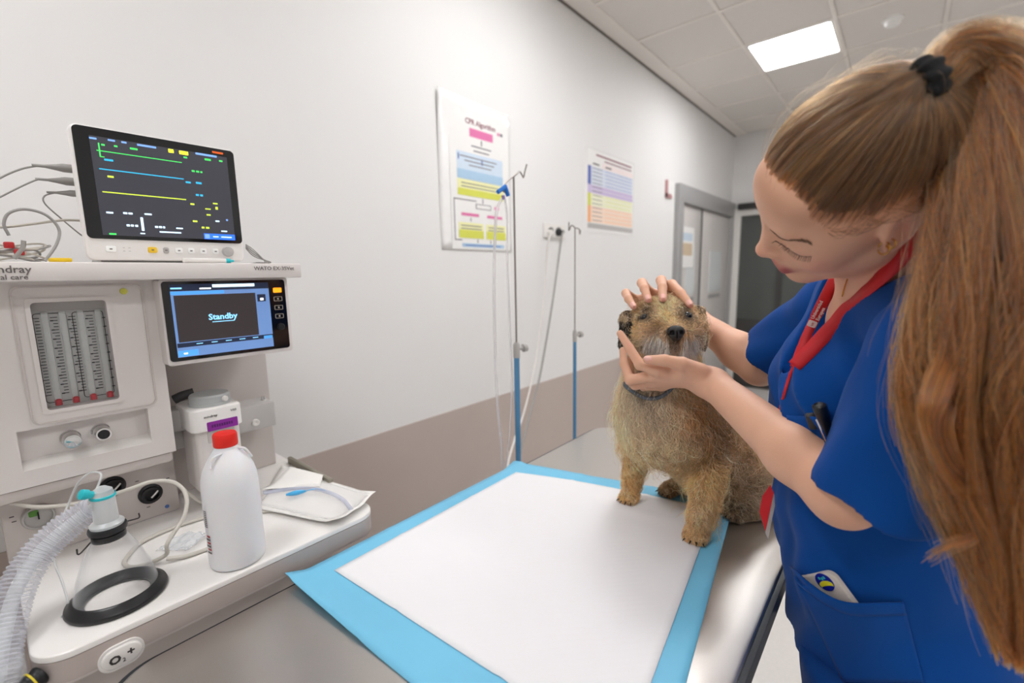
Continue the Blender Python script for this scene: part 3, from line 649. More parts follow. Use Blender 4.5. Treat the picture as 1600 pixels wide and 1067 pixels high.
pa = sp3(120, 302, 1.17); plug_cable([(XL, 1.17, pa.z), sp3(88, 301, 1.17), sp3(70, 306, 1.17), sp3(70, 318, 1.17), sp3(95, 341, 1.18), sp3(128, 368, 1.19), sp3(150, 380, 1.21)], .0012, .042, .0058, 'thin grey cable looping from the third plug of the monitor')
cable('monitor_cable', [(XL, 1.16, sp3(122, 344, 1.16).z), sp3(100, 344, 1.14), sp3(50, 350, 1.12), sp3(0, 355, 1.12), sp3(-50, 352, 1.12)], .0021, M_cabb, 'beige cable running flat into the lowest port of the monitor', group='cables plugged into the side of the monitor')
cable('sensor_cable', [sp3(14, 368, 1.10), sp3(6, 350, 1.10), sp3(14, 333, 1.10), sp3(40, 327, 1.10), sp3(72, 336, 1.10), sp3(92, 358, 1.10), sp3(88, 382, 1.09), Vector((ay(70, 405, 1.08).x, 1.08, ZS + .003))], .0022, M_cab, 'dark grey cable arching in a loop above the coil on the shelf')
ct = thing('cable_coil', (ay(40, 400, 1.09).x, 1.09, ZS), 'coiled grey sensor cables with red clips on the machine shelf', 'cable coil')
for k in range(7):
    c = ay(22 + 4 * k, 392, 1.09).x; pts = []
    for i in range(17):
        a = 2 * math.pi * i / 16
        pts.append((c - .028 + (.05 + .004 * (k % 3)) * math.cos(a + k), 1.115 + (.03 + .003 * (k % 4)) * math.sin(a + k), ZS + .004 + .004 * k + .006 * math.sin(a * 2 + k)))
    tube('cable_loop', pts, .0017, M_cab if k % 2 else M_cabb, ct, n=6, sm=3)
M_redc = mat('red_clip', (176, 34, 38), rough=.4)
for px, py in ((14, 383), (30, 394)):
    p = ay(px, py, 1.075); bm = bmesh.new(); bm_box(bm, (p.x - .006, 1.07, p.z - .005), (p.x + .006, 1.078, p.z + .005), .002); from_bm('clip', bm, M_redc, ct)
p = ay(35, 388, 1.07); tube('electrode_lead', [ay(22, 404, 1.07), p, ay(37, 376, 1.07)], .003, M_cab, ct, n=8)
M_yclip = mat('yellow_clip', (232, 192, 30), rough=.4)
p = ay(95, 403, 1.05); t = thing('yellow_clip', (p.x, 1.05, ZS), 'flat yellow plastic clip on the shelf between cable coil and monitor', 'clip')
box('clip_body', (p.x - .014, 1.045, ZS + .0003), (p.x + .013, 1.062, ZS + .007), M_yclip, t, bev=.002)
# syringe-like probe lying in front of the monitor
M_teal = mat('teal_plastic', (40, 186, 196), rough=.35); M_frost = clear_mat('frosted_plastic', (232, 236, 236), .45, .9, .25)
a, b = ay(285, 403, 1.055), ay(352, 402, 1.055); a.z = b.z = ZS + .0052
t = thing('oral_syringe', a, 'slim white syringe with a teal tip lying in front of the monitor', 'syringe')
lathe('barrel', a, b - a, [(.003, 0), (.005, .001), (.005, (b - a).length)], M_white, t, n=14)
lathe('tip', b, b - a, [(.0048, 0), (.0048, .008), (.0025, .0095), (.002, .015)], M_teal, t, n=14)
q = thing('cable_bundle', (ay(395, 402, 1.12).x, 1.12, ZS), 'small bundle of thin grey leads behind the right foot of the monitor', 'cable coil')
for k in range(4):
    tube('lead', [ay(384, 382 + 2 * k, 1.14), ay(398, 392 + 3 * k, 1.12), Vector((ay(414 + 3 * k, 404, 1.11).x, 1.11, ZS + .002 + .001 * k)), Vector((ay(390 + 4 * k, 404, 1.13).x, 1.14, ZS + .002 + .001 * k))], .0011, M_cab, q, n=6)

# ---------------------------------------------------------------- plastic bottle
M_pe = mat('bottle_polyethylene', (230, 229, 231), rough=.45, var=.01, sss=.25)
M_redcap = mat('red_cap', (226, 34, 20), rough=.38)
bc = az(373, 872, .9); bc.z = .9
bt = thing('bottle', bc, 'white plastic bottle with a red screw cap on the machine worktop', 'bottle')
R_ = .0445
prof = [(R_ * .86, 0), (R_ * .97, .003), (R_, .009), (R_ * 1.0, .03), (R_ * .985, .06), (R_, .10), (R_ * .99, .142), (R_ * .965, .158), (R_ * .88, .174), (R_ * .74, .188), (R_ * .58, .2), (R_ * .44, .209), (R_ * .4, .213), (R_ * .4, .232)]
lathe('body', bc, (0, 0, 1), prof, M_pe, bt, n=56, angle=60)
bm = bmesh.new(); o_ = bc + Vector((0, 0, .214)); n_ = 48; rr = []
for r, h in ((.0165, 0), (.0182, .001), (.0185, .004), (.0185, .020), (.0172, .0235), (.0, .0242)):
    rr.append([bm.verts.new(o_ + Vector((math.cos(2 * math.pi * i / n_) * (r * (1 + (.025 if i % 2 and .003 < h < .022 else 0))), math.sin(2 * math.pi * i / n_) * r * (1 + (.025 if i % 2 and .003 < h < .022 else 0)), h))) for i in range(n_)])
for q_ in range(len(rr) - 1):
    for i in range(n_): bm.faces.new((rr[q_][i], rr[q_][(i + 1) % n_], rr[q_ + 1][(i + 1) % n_], rr[q_ + 1][i]))
from_bm('cap', bm, M_redcap, bt, angle=50)
# print on the left flank of the bottle: curved patches
def curved(name, o, r, a0, a1, z0, z1, M, par, n=6):
    vs_ = []; 
    for k in range(n + 1):
        a = a0 + (a1 - a0) * k / n
        for z in (z0, z1): vs_.append((o[0] + r * math.cos(a), o[1] + r * math.sin(a), o[2] + z))
    return pydata(name, vs_, [(2 * k, 2 * k + 2, 2 * k + 3, 2 * k + 1) for k in range(n)], M, par)
am = math.atan2(-bc.y, -bc.x)        # towards the camera
for k in range(9): curved('print_line', bc, R_ + .0006, am - 1.28 - .0, am - 1.05, .083 + .0035 * k, .0845 + .0035 * k, M_inkd, bt)
for k in range(6): curved('print_line', bc, R_ + .0006, am - 1.25 + .05 * (k % 2), am - .98, .035 + .006 * k, .0385 + .006 * k, M_redf if k % 2 else M_ink, bt)
tube('moulded_loop', [bc + Vector((-.012, -.016, .207)), bc + Vector((-.026, -.018, .204)), bc + Vector((-.03, -.018, .196)), bc + Vector((-.032, -.02, .188))], .0022, M_pe, bt, n=8)
tube('moulded_loop', [bc + Vector((.012, -.012, .209)), bc + Vector((.022, -.018, .207)), bc + Vector((.028, -.017, .198)), bc + Vector((.034, -.015, .187))], .0022, M_pe, bt, n=8)

# ---------------------------------------------------------------- face mask with black cushion
M_rub = mat('black_rubber', (22, 22, 24), rough=.35, spec=.6)
M_mask = clear_mat('mask_clear_shell', (236, 238, 240), .022, .8, .03)
mc = Vector((.0905, .918, .9)); mt = thing('anaesthesia_mask', mc, 'clear conical face mask with a black rubber rim on the worktop', 'mask')
lathe('rubber_cushion', mc, (0, 0, 1), [(.043, .0006), (.0625, .0004), (.0645, .004), (.063, .009), (.058, .0115), (.056, .016), (.052, .0175), (.0475, .012), (.041, .006), (.0405, .002), (.043, .0006)], M_rub, mt, n=56, caps=False, angle=70)
ctop = .108
lathe('shell', mc, (0, 0, 1), [(.0535, .0095), (.052, .02), (.046, .045), (.036, .075), (.027, .094), (.0205, ctop), (.0192, ctop), (.0258, .0935), (.0348, .0745), (.0448, .0445), (.0508, .02), (.0523, .0095)], M_mask, mt, n=56, caps=False, angle=80)
lathe('collar', mc + Vector((0, 0, .1035)), (0, 0, 1), [(.0185, 0), (.0213, 0), (.0213, .009), (.0195, .0095), (.0195, .0115), (.0235, .012), (.0245, .016), (.0235, .020), (.0195, .0205), (.019, 0)], M_rub, mt, n=36, caps=False)
tube('hook_wire', [mc + Vector((-.022, -.006, .108)), mc + Vector((-.034, -.008, .098)), mc + Vector((-.038, -.009, .098)), mc + Vector((-.038, -.009, .106))], .0011, M_dark, mt, n=6)
tube('hook_wire', [mc + Vector((.02, -.004, .122)), mc + Vector((.034, -.002, .120)), mc + Vector((.039, -.002, .121)), mc + Vector((.039, -.002, .128))], .0011, M_dark, mt, n=6)
# elbow and breathing hose
M_hoseclear = clear_mat('breathing_hose_clear', (232, 234, 244), .26, .95, .1)
el = thing('breathing_hose', mc + Vector((0, 0, .125)), 'clear corrugated breathing hose with a teal port plugged on top of the mask', 'hose')
e0 = mc + Vector((0, 0, .1245))
lathe('elbow', e0, (0, 0, 1), [(.0205, 0), (.0215, .004), (.0185, .007), (.0155, .009), (.0148, .034), (.0142, .05), (.0125, .058), (.006, .063), (0, .064)], M_frost, el, n=28)
lathe('teal_port', e0 + Vector((-.012, -.004, .056)), (-.8, -.3, .45), [(.0055, 0), (.0055, .006), (.0075, .007), (.0075, .015), (.004, .017), (0, .017)], M_teal, el, n=18)
lathe('teal_ring', e0 + Vector((0, 0, .046)), (0, 0, 1), [(.0152, 0), (.0162, .001), (.0162, .004), (.0152, .005)], M_teal, el, n=28, caps=False)
hp_ = [e0 + Vector((-.002, -.002, .042)), ad(150, 790, .735), ad(105, 822, .715), ad(62, 862, .69), ad(28, 915, .66), ad(8, 980, .63), ad(-4, 1060, .60), ad(-12, 1200, .56)]
hs = spline(hp_, 60); L = [0]
for i in range(1, len(hs)): L.append(L[-1] + (hs[i] - hs[i - 1]).length)
smooth_to = .05
def hr(tt):
    s = L[min(int(tt * (len(L) - 1)), len(L) - 1)]
    base = .0165 + .005 * min(1, max(0, (s - .03) / .07))
    return base if s < smooth_to else base + .0017 * math.sin(s * 2 * math.pi / .0058)
tube('corrugated_tube', hs, hr, M_hoseclear, el, n=24, sm=0, caps=False)
hi = spline(hp_, 12); tube('inner_tube', [p + Vector((0, 0, -.001)) for p in hi], .0085, M_frost, el, n=12, sm=0)
cable('gas_line', [e0 + Vector((-.006, .004, .058)), ad(158, 741, .76), ad(140, 739, .76), ad(122, 755, .76), ad(108, 785, .76), ad(90, 830, .74), ad(84, 872, .73), ad(98, 912, .72), Vector((.035, .93, .903)), Vector((.025, .925, .903))], .0016, M_frost, 'thin clear gas line looping from the mask elbow down to the worktop', 'tube')
# beige sampling hose: comes in from the left, loops behind the mask, circles on the worktop and runs behind the bottle
zb = .9042
hpts = [ay(-20, 770, 1.14), ay(20, 786, 1.12), ay(70, 792, 1.1), ay(140, 783, 1.08), ay(200, 765, 1.06), ay(235, 753, 1.05), ay(270, 753, 1.03), ay(290, 772, 1.01), ay(288, 805, .985), ay(262, 848, .965), Vector((.165, .972, .912)), Vector((.128, .985, zb)), Vector((.115, 1.02, zb)), Vector((.15, 1.075, zb)), Vector((.215, 1.09, zb)), Vector((.29, 1.07, zb)), Vector((.315, 1.0, zb)), Vector((.27, .955, zb)), Vector((.2, .952, zb)), Vector((.165, .965, zb + .004))]
cable('sampling_hose', hpts, .0036, M_hose, 'beige rubber hose looping on the worktop between mask and bottle', 'hose', n=10)
cable('gas_line', [ay(283, 760, 1.13), ay(300, 775, 1.13), ay(318, 786, 1.12), Vector((.30, 1.11, .906)), Vector((.33, 1.03, .9036)), Vector((.38, .99, .9036)), Vector((.42, .965, .9036))], .003, M_hose, 'beige hose end lying past the right of the bottle', 'hose', n=10)
# crumpled clear wrapper
def sheet(name, cn, M, nu, nv, zf, par, th=.0008):
    vs_ = []; a, b, c, d = [Vector(p) for p in cn]
    for i in range(nu + 1):
        for j in range(nv + 1):
            u_, v_ = i / nu, j / nv; p = a.lerp(b, u_).lerp(d.lerp(c, u_), v_); p.z += zf(u_, v_); vs_.append(p)
    o = pydata(name, vs_, [(i * (nv + 1) + j, (i + 1) * (nv + 1) + j, (i + 1) * (nv + 1) + j + 1, i * (nv + 1) + j + 1) for i in range(nu) for j in range(nv)], M, par)
    md = o.modifiers.new('thick', 'SOLIDIFY'); md.thickness = th; md.offset = 1; return o
M_wrap = clear_mat('clear_wrapper', (232, 236, 240), .25, .8); M_pouch = mat('pouch_paper', (238, 235, 230), rough=.55, var=.01); M_film = clear_mat('pouch_film', (240, 238, 238), .12, .5)
t = thing('wrapper', (.2, 1.01, .9), 'crumpled clear plastic wrapper inside the hose loop beside the bottle', 'wrapper')
sheet('film', [az(243, 862, .901), az(290, 862, .901), az(330, 836, .901), az(292, 832, .901)], M_wrap, 14, 8, lambda a, b: .006 * abs(math.sin(9 * a + 3 * b)) * abs(math.cos(6 * b - 4 * a)) + .0005, t)
# sterile pouch with a tracheal tube
t = thing('sterile_pouch', (.42, 1.0, .9), 'opened white paper pouch holding a clear tracheal tube on the worktop', 'pouch')
zl = lambda a, b: .0012 + .012 * max(0, a - .86) / .14 * (.3 + .7 * abs(b - .5) * 2) + .003 * math.sin(7 * b + 5 * a) ** 2 * a
P_ = lambda px, py, z=.906: az(px, py, z)
sheet('paper_back', [P_(400, 795), P_(530, 822), P_(588, 777), P_(440, 728)], M_pouch, 20, 14, lambda a, b: zl(a, b), t)
sheet('paper_flap', [P_(405, 770, .91), P_(455, 735, .93), P_(505, 742, .92), P_(500, 760, .912)], M_pouch, 12, 10, lambda a, b: .010 * math.sin(3 * a + 2) ** 2 * (1 - b), t)
sheet('film_front', [P_(405, 790, .908), P_(528, 818, .908), P_(580, 778, .908), P_(450, 735, .908)], M_film, 14, 10, lambda a, b: .006 * math.sin(math.pi * b) * math.sin(math.pi * a) + .002 + zl(a, b) * .6, t)
M_ett = clear_mat('tracheal_tube_clear', (206, 212, 236), .35, .8); M_cuffb = mat('blue_pilot_balloon', (72, 172, 226), rough=.35)
e = thing('tracheal_tube', P_(500, 768, .916), 'curved clear tracheal tube with a blue pilot balloon inside the paper pouch', 'tube')
tube('shaft', [P_(412, 770, .916), P_(445, 765, .918), P_(480, 763, .919), P_(510, 768, .919), P_(535, 780, .918), P_(549, 796, .916)], .0042, M_ett, e, n=10)
tube('pilot_balloon', [P_(447, 773, .921), P_(462, 770, .922), P_(478, 767, .921)], lambda t_: .002 + .0035 * math.sin(math.pi * t_), M_cuffb, e, n=12)
tube('pilot_line', [P_(478, 767, .921), P_(492, 764, .921), P_(508, 766, .921)], .001, M_cuffb, e, n=6)
# ================================================================ DRIP STANDS, POSTERS, SOCKET
M_blue = mat('blue_enamel', (84, 140, 182), rough=.3, var=.02); M_rod = mat('drip_rod_steel', (150, 143, 138), rough=.3, metal=.6)
def build_stand(px, pyb, yb, top, collar, rb, hooks, label):
    b = ay(px, pyb, yb); x = b.x
    zc = ay(px, collar, yb).z; zt = ay(px, top, yb).z
    t = thing('drip_stand', (x, yb, 0), label, 'drip stand', 'blue drip stands behind the table')
    lathe('lower_tube', (x, yb, .06), (0, 0, 1), [(rb, 0), (rb, zc - .06)], M_blue, t, n=20)
    lathe('collar', (x, yb, zc - .005), (0, 0, 1), [(rb * 1.2, 0), (rb * 1.2, .04), (rb * .7, .048), (rb * .5, .048)], M_greyp, t, n=20)
    lathe('collar_knob', (x + rb, yb - .004, zc + .022), (1, -.35, .1), [(.005, 0), (.005, .012), (.013, .014), (.013, .026), (.004, .028)], M_greyp, t, n=14)
    lathe('rod', (x, yb, zc + .03), (0, 0, 1), [(rb * .34, 0), (rb * .34, zt - zc - .03)], M_rod, t, n=12)
    lathe('hub', (x, yb, .035), (0, 0, 1), [(.03, 0), (.03, .03), (.02, .04)], M_greyp, t, n=16)
    for k in range(5):
        a = 2 * math.pi * k / 5 + .3
        lg = tube('leg', [Vector((x, yb, .05)), Vector((x + .1 * math.cos(a), yb + .1 * math.sin(a), .045)), Vector((x + .2 * math.cos(a), yb + .2 * math.sin(a), .03))], .01, M_blue, t, n=8, sm=3)
        lathe('caster', (x + .2 * math.cos(a), yb + .2 * math.sin(a) - .008, .0155), (0, 1, 0), [(.015, 0), (.015, .016)], M_dark, lg, n=12)
    for hk in hooks: tube('hook', [ay(h[0], h[1], yb + h[2]) for h in hk], .0026, M_rod, t, n=8, sm=4)
    return t, x
s1, sx1 = build_stand(808, 600, .90, 276, 556, .0088, [[(802, 276, 0), (795, 281, 0), (789, 288, -.01), (786, 297, -.015), (790, 301, -.015)], [(802, 276, 0), (808, 271, 0), (812, 268, .01), (816, 274, .015), (818, 277, .015), (820, 268, .015), (823, 257, .015)]], 'tall drip stand with a blue clip hanging on its hook, behind the table')
s2, sx2 = build_stand(898, 600, 1.0, 356, 532, .0072, [[(899, 356, 0), (893, 352, .01), (889, 360, .02), (889, 347, .02)], [(899, 356, 0), (905, 358, 0), (906, 366, 0), (907, 360, 0)]], 'shorter drip stand with an empty double hook near the poster of coloured rows')
M_clipb = mat('blue_clip', (30, 116, 206), rough=.35); M_lil = mat('lilac_plastic', (178, 160, 214), rough=.4); M_ivt = clear_mat('infusion_line', (234, 230, 232), .4, .8)
yb = .885
c = thing('line_clamp', ay(788, 300, yb), 'bright blue clip with a lilac end hanging on the tall drip stand hook', 'clip')
bm = bmesh.new()
for a, b in (((790, 291), (778, 300)), ((789, 291), (794, 306))):
    bm_tube(bm, [ay(a[0], a[1], yb - .004), ay(b[0], b[1], yb - .004)], .0062, 8)
bmesh.ops.recalc_face_normals(bm, faces=bm.faces); from_bm('clip_arms', bm, M_clipb, c)
tube('spike', [ay(786, 305, yb), ay(787, 312, yb)], .005, M_lil, c, n=10)
tag(tube('infusion_line', [ay(783, 311, yb), ay(776, 330, yb), ay(773, 380, yb), ay(772, 460, yb), ay(774, 560, yb), ay(778, 640, yb), ay(783, 690, yb), ay(785, 745, yb), ay(786, 850, yb)], .0042, M_ivt, None, n=10), 'thick translucent infusion line hanging left of the tall drip stand', 'tube', 'infusion lines on the tall drip stand')
tag(tube('infusion_line', [ay(789, 311, yb + .01), ay(792, 340, yb + .02), ay(793, 420, yb + .02), ay(797, 520, yb + .02), ay(800, 600, yb + .03), ay(796, 680, yb + .02), ay(790, 735, yb + .01), ay(789, 830, yb)], .003, M_ivt, None, n=8), 'thinner translucent infusion line running down close to the tall blue pole', 'tube', 'infusion lines on the tall drip stand')
# wall socket with plug and cords
p0, p1 = ay(848, 348, YW), ay(881, 374, YW)
t = thing('wall_socket', (p0.x, YW, p1.z), 'white double wall socket between the two drip stands', 'socket')
front('face_plate', p0.x, p1.x, p1.z, p0.z, YW, .012, M_white, t, r=.006, bev=.003)
for px in (858, 870):
    p = ay(px, 362, YW); lathe('outlet', (p.x, YW - .010, p.z), (0, -1, 0), [(.026, 0), (.026, .006), (.023, .006), (.022, .002), (0, .002)], M_greyp, t, n=24)
yw2 = YW - .06
p = ay(873, 363, YW - .02)
c = thing('power_cord', p, 'dark grey power cord with black plug in the wall socket, slanting down', 'cord', 'power cords in the wall socket')
lathe('plug', (p.x, YW - .0101, p.z), (0, -1, 0), [(.022, 0), (.022, .02), (.012, .03), (.01, .045)], M_blackm, c, n=16)
tube('cord', [p + Vector((0, -.04, 0)), ay(878, 368, 1.52), ay(872, 410, 1.5), ay(862, 480, 1.45), ay(845, 580, 1.38), ay(830, 640, 1.3), ay(816, 695, 1.2), ay(806, 740, 1.15), ay(800, 800, 1.12)], .0055, M_cab, c, n=8)
M_wcord = mat('white_cord', (222, 217, 212), rough=.4)
p = ay(860, 364, YW - .02)
c = thing('power_cord', p, 'white power cord hanging slack from the left outlet of the wall socket', 'cord', 'power cords in the wall socket')
lathe('plug', (p.x, YW - .0101, p.z), (0, -1, 0), [(.02, 0), (.02, .018), (.008, .026)], M_white, c, n=16)
tube('cord', [p + Vector((0, -.03, 0)), ay(858, 372, 1.55), ay(853, 420, 1.55), ay(850, 470, 1.53), ay(838, 560, 1.45), ay(820, 640, 1.35), ay(803, 690, 1.2), ay(793, 730, 1.12), ay(788, 790, 1.1)], .005, M_wcord, c, n=8)

# ---------------------------------------------------------------- posters
M_pink = mat('print_pink', (222, 120, 168), rough=.6); M_maroon = mat('print_maroon', (140, 84, 96), rough=.6); M_pblue = mat('print_pale_blue', (206, 220, 234), rough=.6); M_pblue2 = mat('print_blue', (170, 200, 224), rough=.6)
M_pyel = mat('print_yellow', (236, 234, 176), rough=.6); M_pyel2 = mat('print_lime', (214, 216, 92), rough=.6); M_pline = mat('print_line', (128, 124, 130), rough=.6); M_navy = mat('print_navy', (86, 102, 176), rough=.6)
M_lilp = mat('print_lilac', (206, 190, 222), rough=.6); M_orp = mat('print_orange', (244, 176, 122), rough=.6); M_orp2 = mat('print_peach', (250, 222, 200), rough=.6); M_lb = mat('print_light_blue', (214, 222, 236), rough=.6); M_lrow = mat('print_pale_lime', (240, 240, 210), rough=.6); M_prow = mat('print_pale_pink', (240, 226, 224), rough=.6)
M_sleeve = mat('poster_sleeve', (244, 242, 240), rough=.12, spec=.7, coat=.4)
def poster_fn(x0, x1, z0, z1, parent, y):
    w, h = x1 - x0, z1 - z0
    def pr(name, a, b, c, d, M, lay=0): return front(name, x0 + w * a, x0 + w * b, z1 - h * d, z1 - h * c, y - .0006 * lay, .0006, M, parent, r=.0015)
    return pr
a, b, c_, d = ay(682, 137, YW), ay(803, 183, YW), ay(791, 393, YW), ay(688, 391, YW)
px0, px1, pz1, pz0 = (a.x + d.x) / 2, (b.x + c_.x) / 2, (a.z + b.z) / 2, (c_.z + d.z) / 2
t = thing('poster', ((px0 + px1) / 2, YW, pz0), 'flow chart poster in a clear sleeve with pink, blue and lime boxes', 'poster', 'posters on the left wall')
# sleeve bulges at its upper left corner
vs_ = []; NN = 16
for i in range(NN + 1):
    for j in range(NN + 1):
        u_, v_ = i / NN, j / NN
        vs_.append((px0 + (px1 - px0) * u_, YW - .002 - .009 * math.exp(-((u_ - .02) / .12) ** 2 - ((v_ - .95) / .25) ** 2) - .008 * math.exp(-((u_ - .2) / .25) ** 2 - ((v_ - 1) / .05) ** 2) - .008 * math.exp(-((u_ - 1) / .03) ** 2 - ((v_ - .92) / .12) ** 2), pz0 + (pz1 - pz0) * v_))
o = pydata('sleeve', vs_, [(i * (NN + 1) + j, (i + 1) * (NN + 1) + j, (i + 1) * (NN + 1) + j + 1, i * (NN + 1) + j + 1) for i in range(NN) for j in range(NN)], M_sleeve, t, angle=180)
md = o.modifiers.new('thick', 'SOLIDIFY'); md.thickness = .0008
qx0, qx1 = ay(700, 300, YW).x, ay(790, 300, YW).x
xa_ = (ay(703, 300, YW).x + ay(701, 380, YW).x) / 2
YP = YW - .0042
hh = pz1 - pz0; ww = px1 - px0
pr = poster_fn(px0, px1, pz0, pz1, t, YP)
pr('sheet', .13, .97, .1, .99, M_paper)
text('lettering', 'CPR Algorithm', .034, (px0 + ww * .56, YP - .0008, pz1 - hh * .155), XA, ZA, M_maroon, t, align='CENTER', bold=.0008)
pr('print_box', .40, .73, .18, .235, M_pink, 1); pr('print_line', .555, .57, .245, .28, M_pline, 1)
for k in range(2): pr('print_line', .42 + .03 * k, .70 - .03 * k, .29 + .03 * k, .298 + .03 * k, M_pline, 1)
pr('print_box', .22, .87, .345, .50, M_pblue, 1); pr('print_box', .22, .87, .46, .52, M_pblue2, 2); pr('print_box', .22, .87, .525, .62, M_pyel, 1); pr('print_box', .22, .87, .585, .63, M_pyel2, 2)
for k in range(3): pr('print_line', .26 + .06 * k, .78 - .04 * k, .37 + .026 * k, .377 + .026 * k, M_pline, 2)
pr('print_line', .235, .25, .36, .40, M_navy, 2); pr('print_line', .555, .57, .37, .41, M_navy, 2)
for k in range(2): pr('print_line', .27, .83, .545 + .022 * k, .551 + .022 * k, M_pline, 2)
pr('print_line', .555, .567, .635, .67, M_pline, 1); pr('print_line', .46, .68, .675, .71, M_pline, 1); pr('print_box', .47, .67, .68, .705, M_paper, 2)
pr('print_line', .165, .175, .655, .93, M_pline, 1); pr('print_line', .165, .47, .655, .662, M_pline, 1); pr('print_line', .165, .26, .925, .932, M_pline, 1)
pr('print_box', .26, .50, .745, .765, M_pink, 1); pr('print_box', .62, .85, .745, .765, M_pink, 1); pr('print_line', .38, .39, .775, .80, M_pline, 1)
pr('print_box', .73, .80, .68, .70, M_pink, 1)
for x0_, x1_ in ((.22, .56), (.60, .90)):
    pr('print_box', x0_, x1_, .81, .91, M_pyel, 1); pr('print_box', x0_, x1_, .86, .915, M_pyel2, 2)
    for k in range(2): pr('print_line', x0_ + .03, x1_ - .03, .828 + .02 * k, .834 + .02 * k, M_pline, 2)
pr('print_line', .47, .48, .92, .945, M_pline, 1); pr('print_line', .66, .67, .92, .945, M_pline, 1)
pr('print_box', .26, .87, .95, .975, M_pblue2, 1); pr('print_line', .30, .82, .96, .966, M_navy, 2); pr('print_mark', .80, .83, .155, .175, M_pink, 1); pr('print_mark', .84, .88, .155, .175, M_pline, 1)
a, b, c_, d = ay(915, 228, YW), ay(990, 253, YW), ay(990, 368, YW), ay(915, 362, YW)
px0, px1, pz1, pz0 = (a.x + d.x) / 2, (b.x + c_.x) / 2, (a.z + b.z) / 2, (c_.z + d.z) / 2
t = thing('poster', ((px0 + px1) / 2, YW, pz0), 'landscape poster with rows in blue, lilac, lime and orange left of the door', 'poster', 'posters on the left wall')
front('sleeve', px0, px1, pz0, pz1, YW, .003, M_sleeve, t, r=.004)
pr = poster_fn(px0, px1, pz0, pz1, t, YW - .003)
pr('sheet', .03, .97, .03, .93, M_paper)
pr('print_title', .18, .92, .065, .085, M_maroon, 1); pr('print_title', .34, .92, .115, .13, M_maroon, 1)
for (z0_, z1_, M1, M2) in ((.22, .44, M_navy, M_lb), (.44, .54, M_lilp, M_lilp), (.54, .69, M_pyel2, M_lrow), (.69, .89, M_orp, M_orp2)):
    pr('row_key', .03, .085, z0_, z1_, M1, 1); n = max(2, round((z1_ - z0_) / .045))
    for k in range(n):
        za = z0_ + (z1_ - z0_) * k / n; zb_ = z0_ + (z1_ - z0_) * (k + 1) / n
        pr('row', .09, .96, za + .003, zb_ - .003, M2, 1); pr('row_print', .11, .30, za + .016, za + .024, M_pline, 2); pr('row_print', .36, .93, za + .016, za + .021, M1, 2)
pr('header_row', .30, .96, .15, .215, M_prow, 1)
for k in range(2): pr('header_print', .12 + .24 * k, .24 + .24 * k, .18, .196, M_inkd, 2)
pr('footer', .03, .97, .90, .96, M_greym, 1)
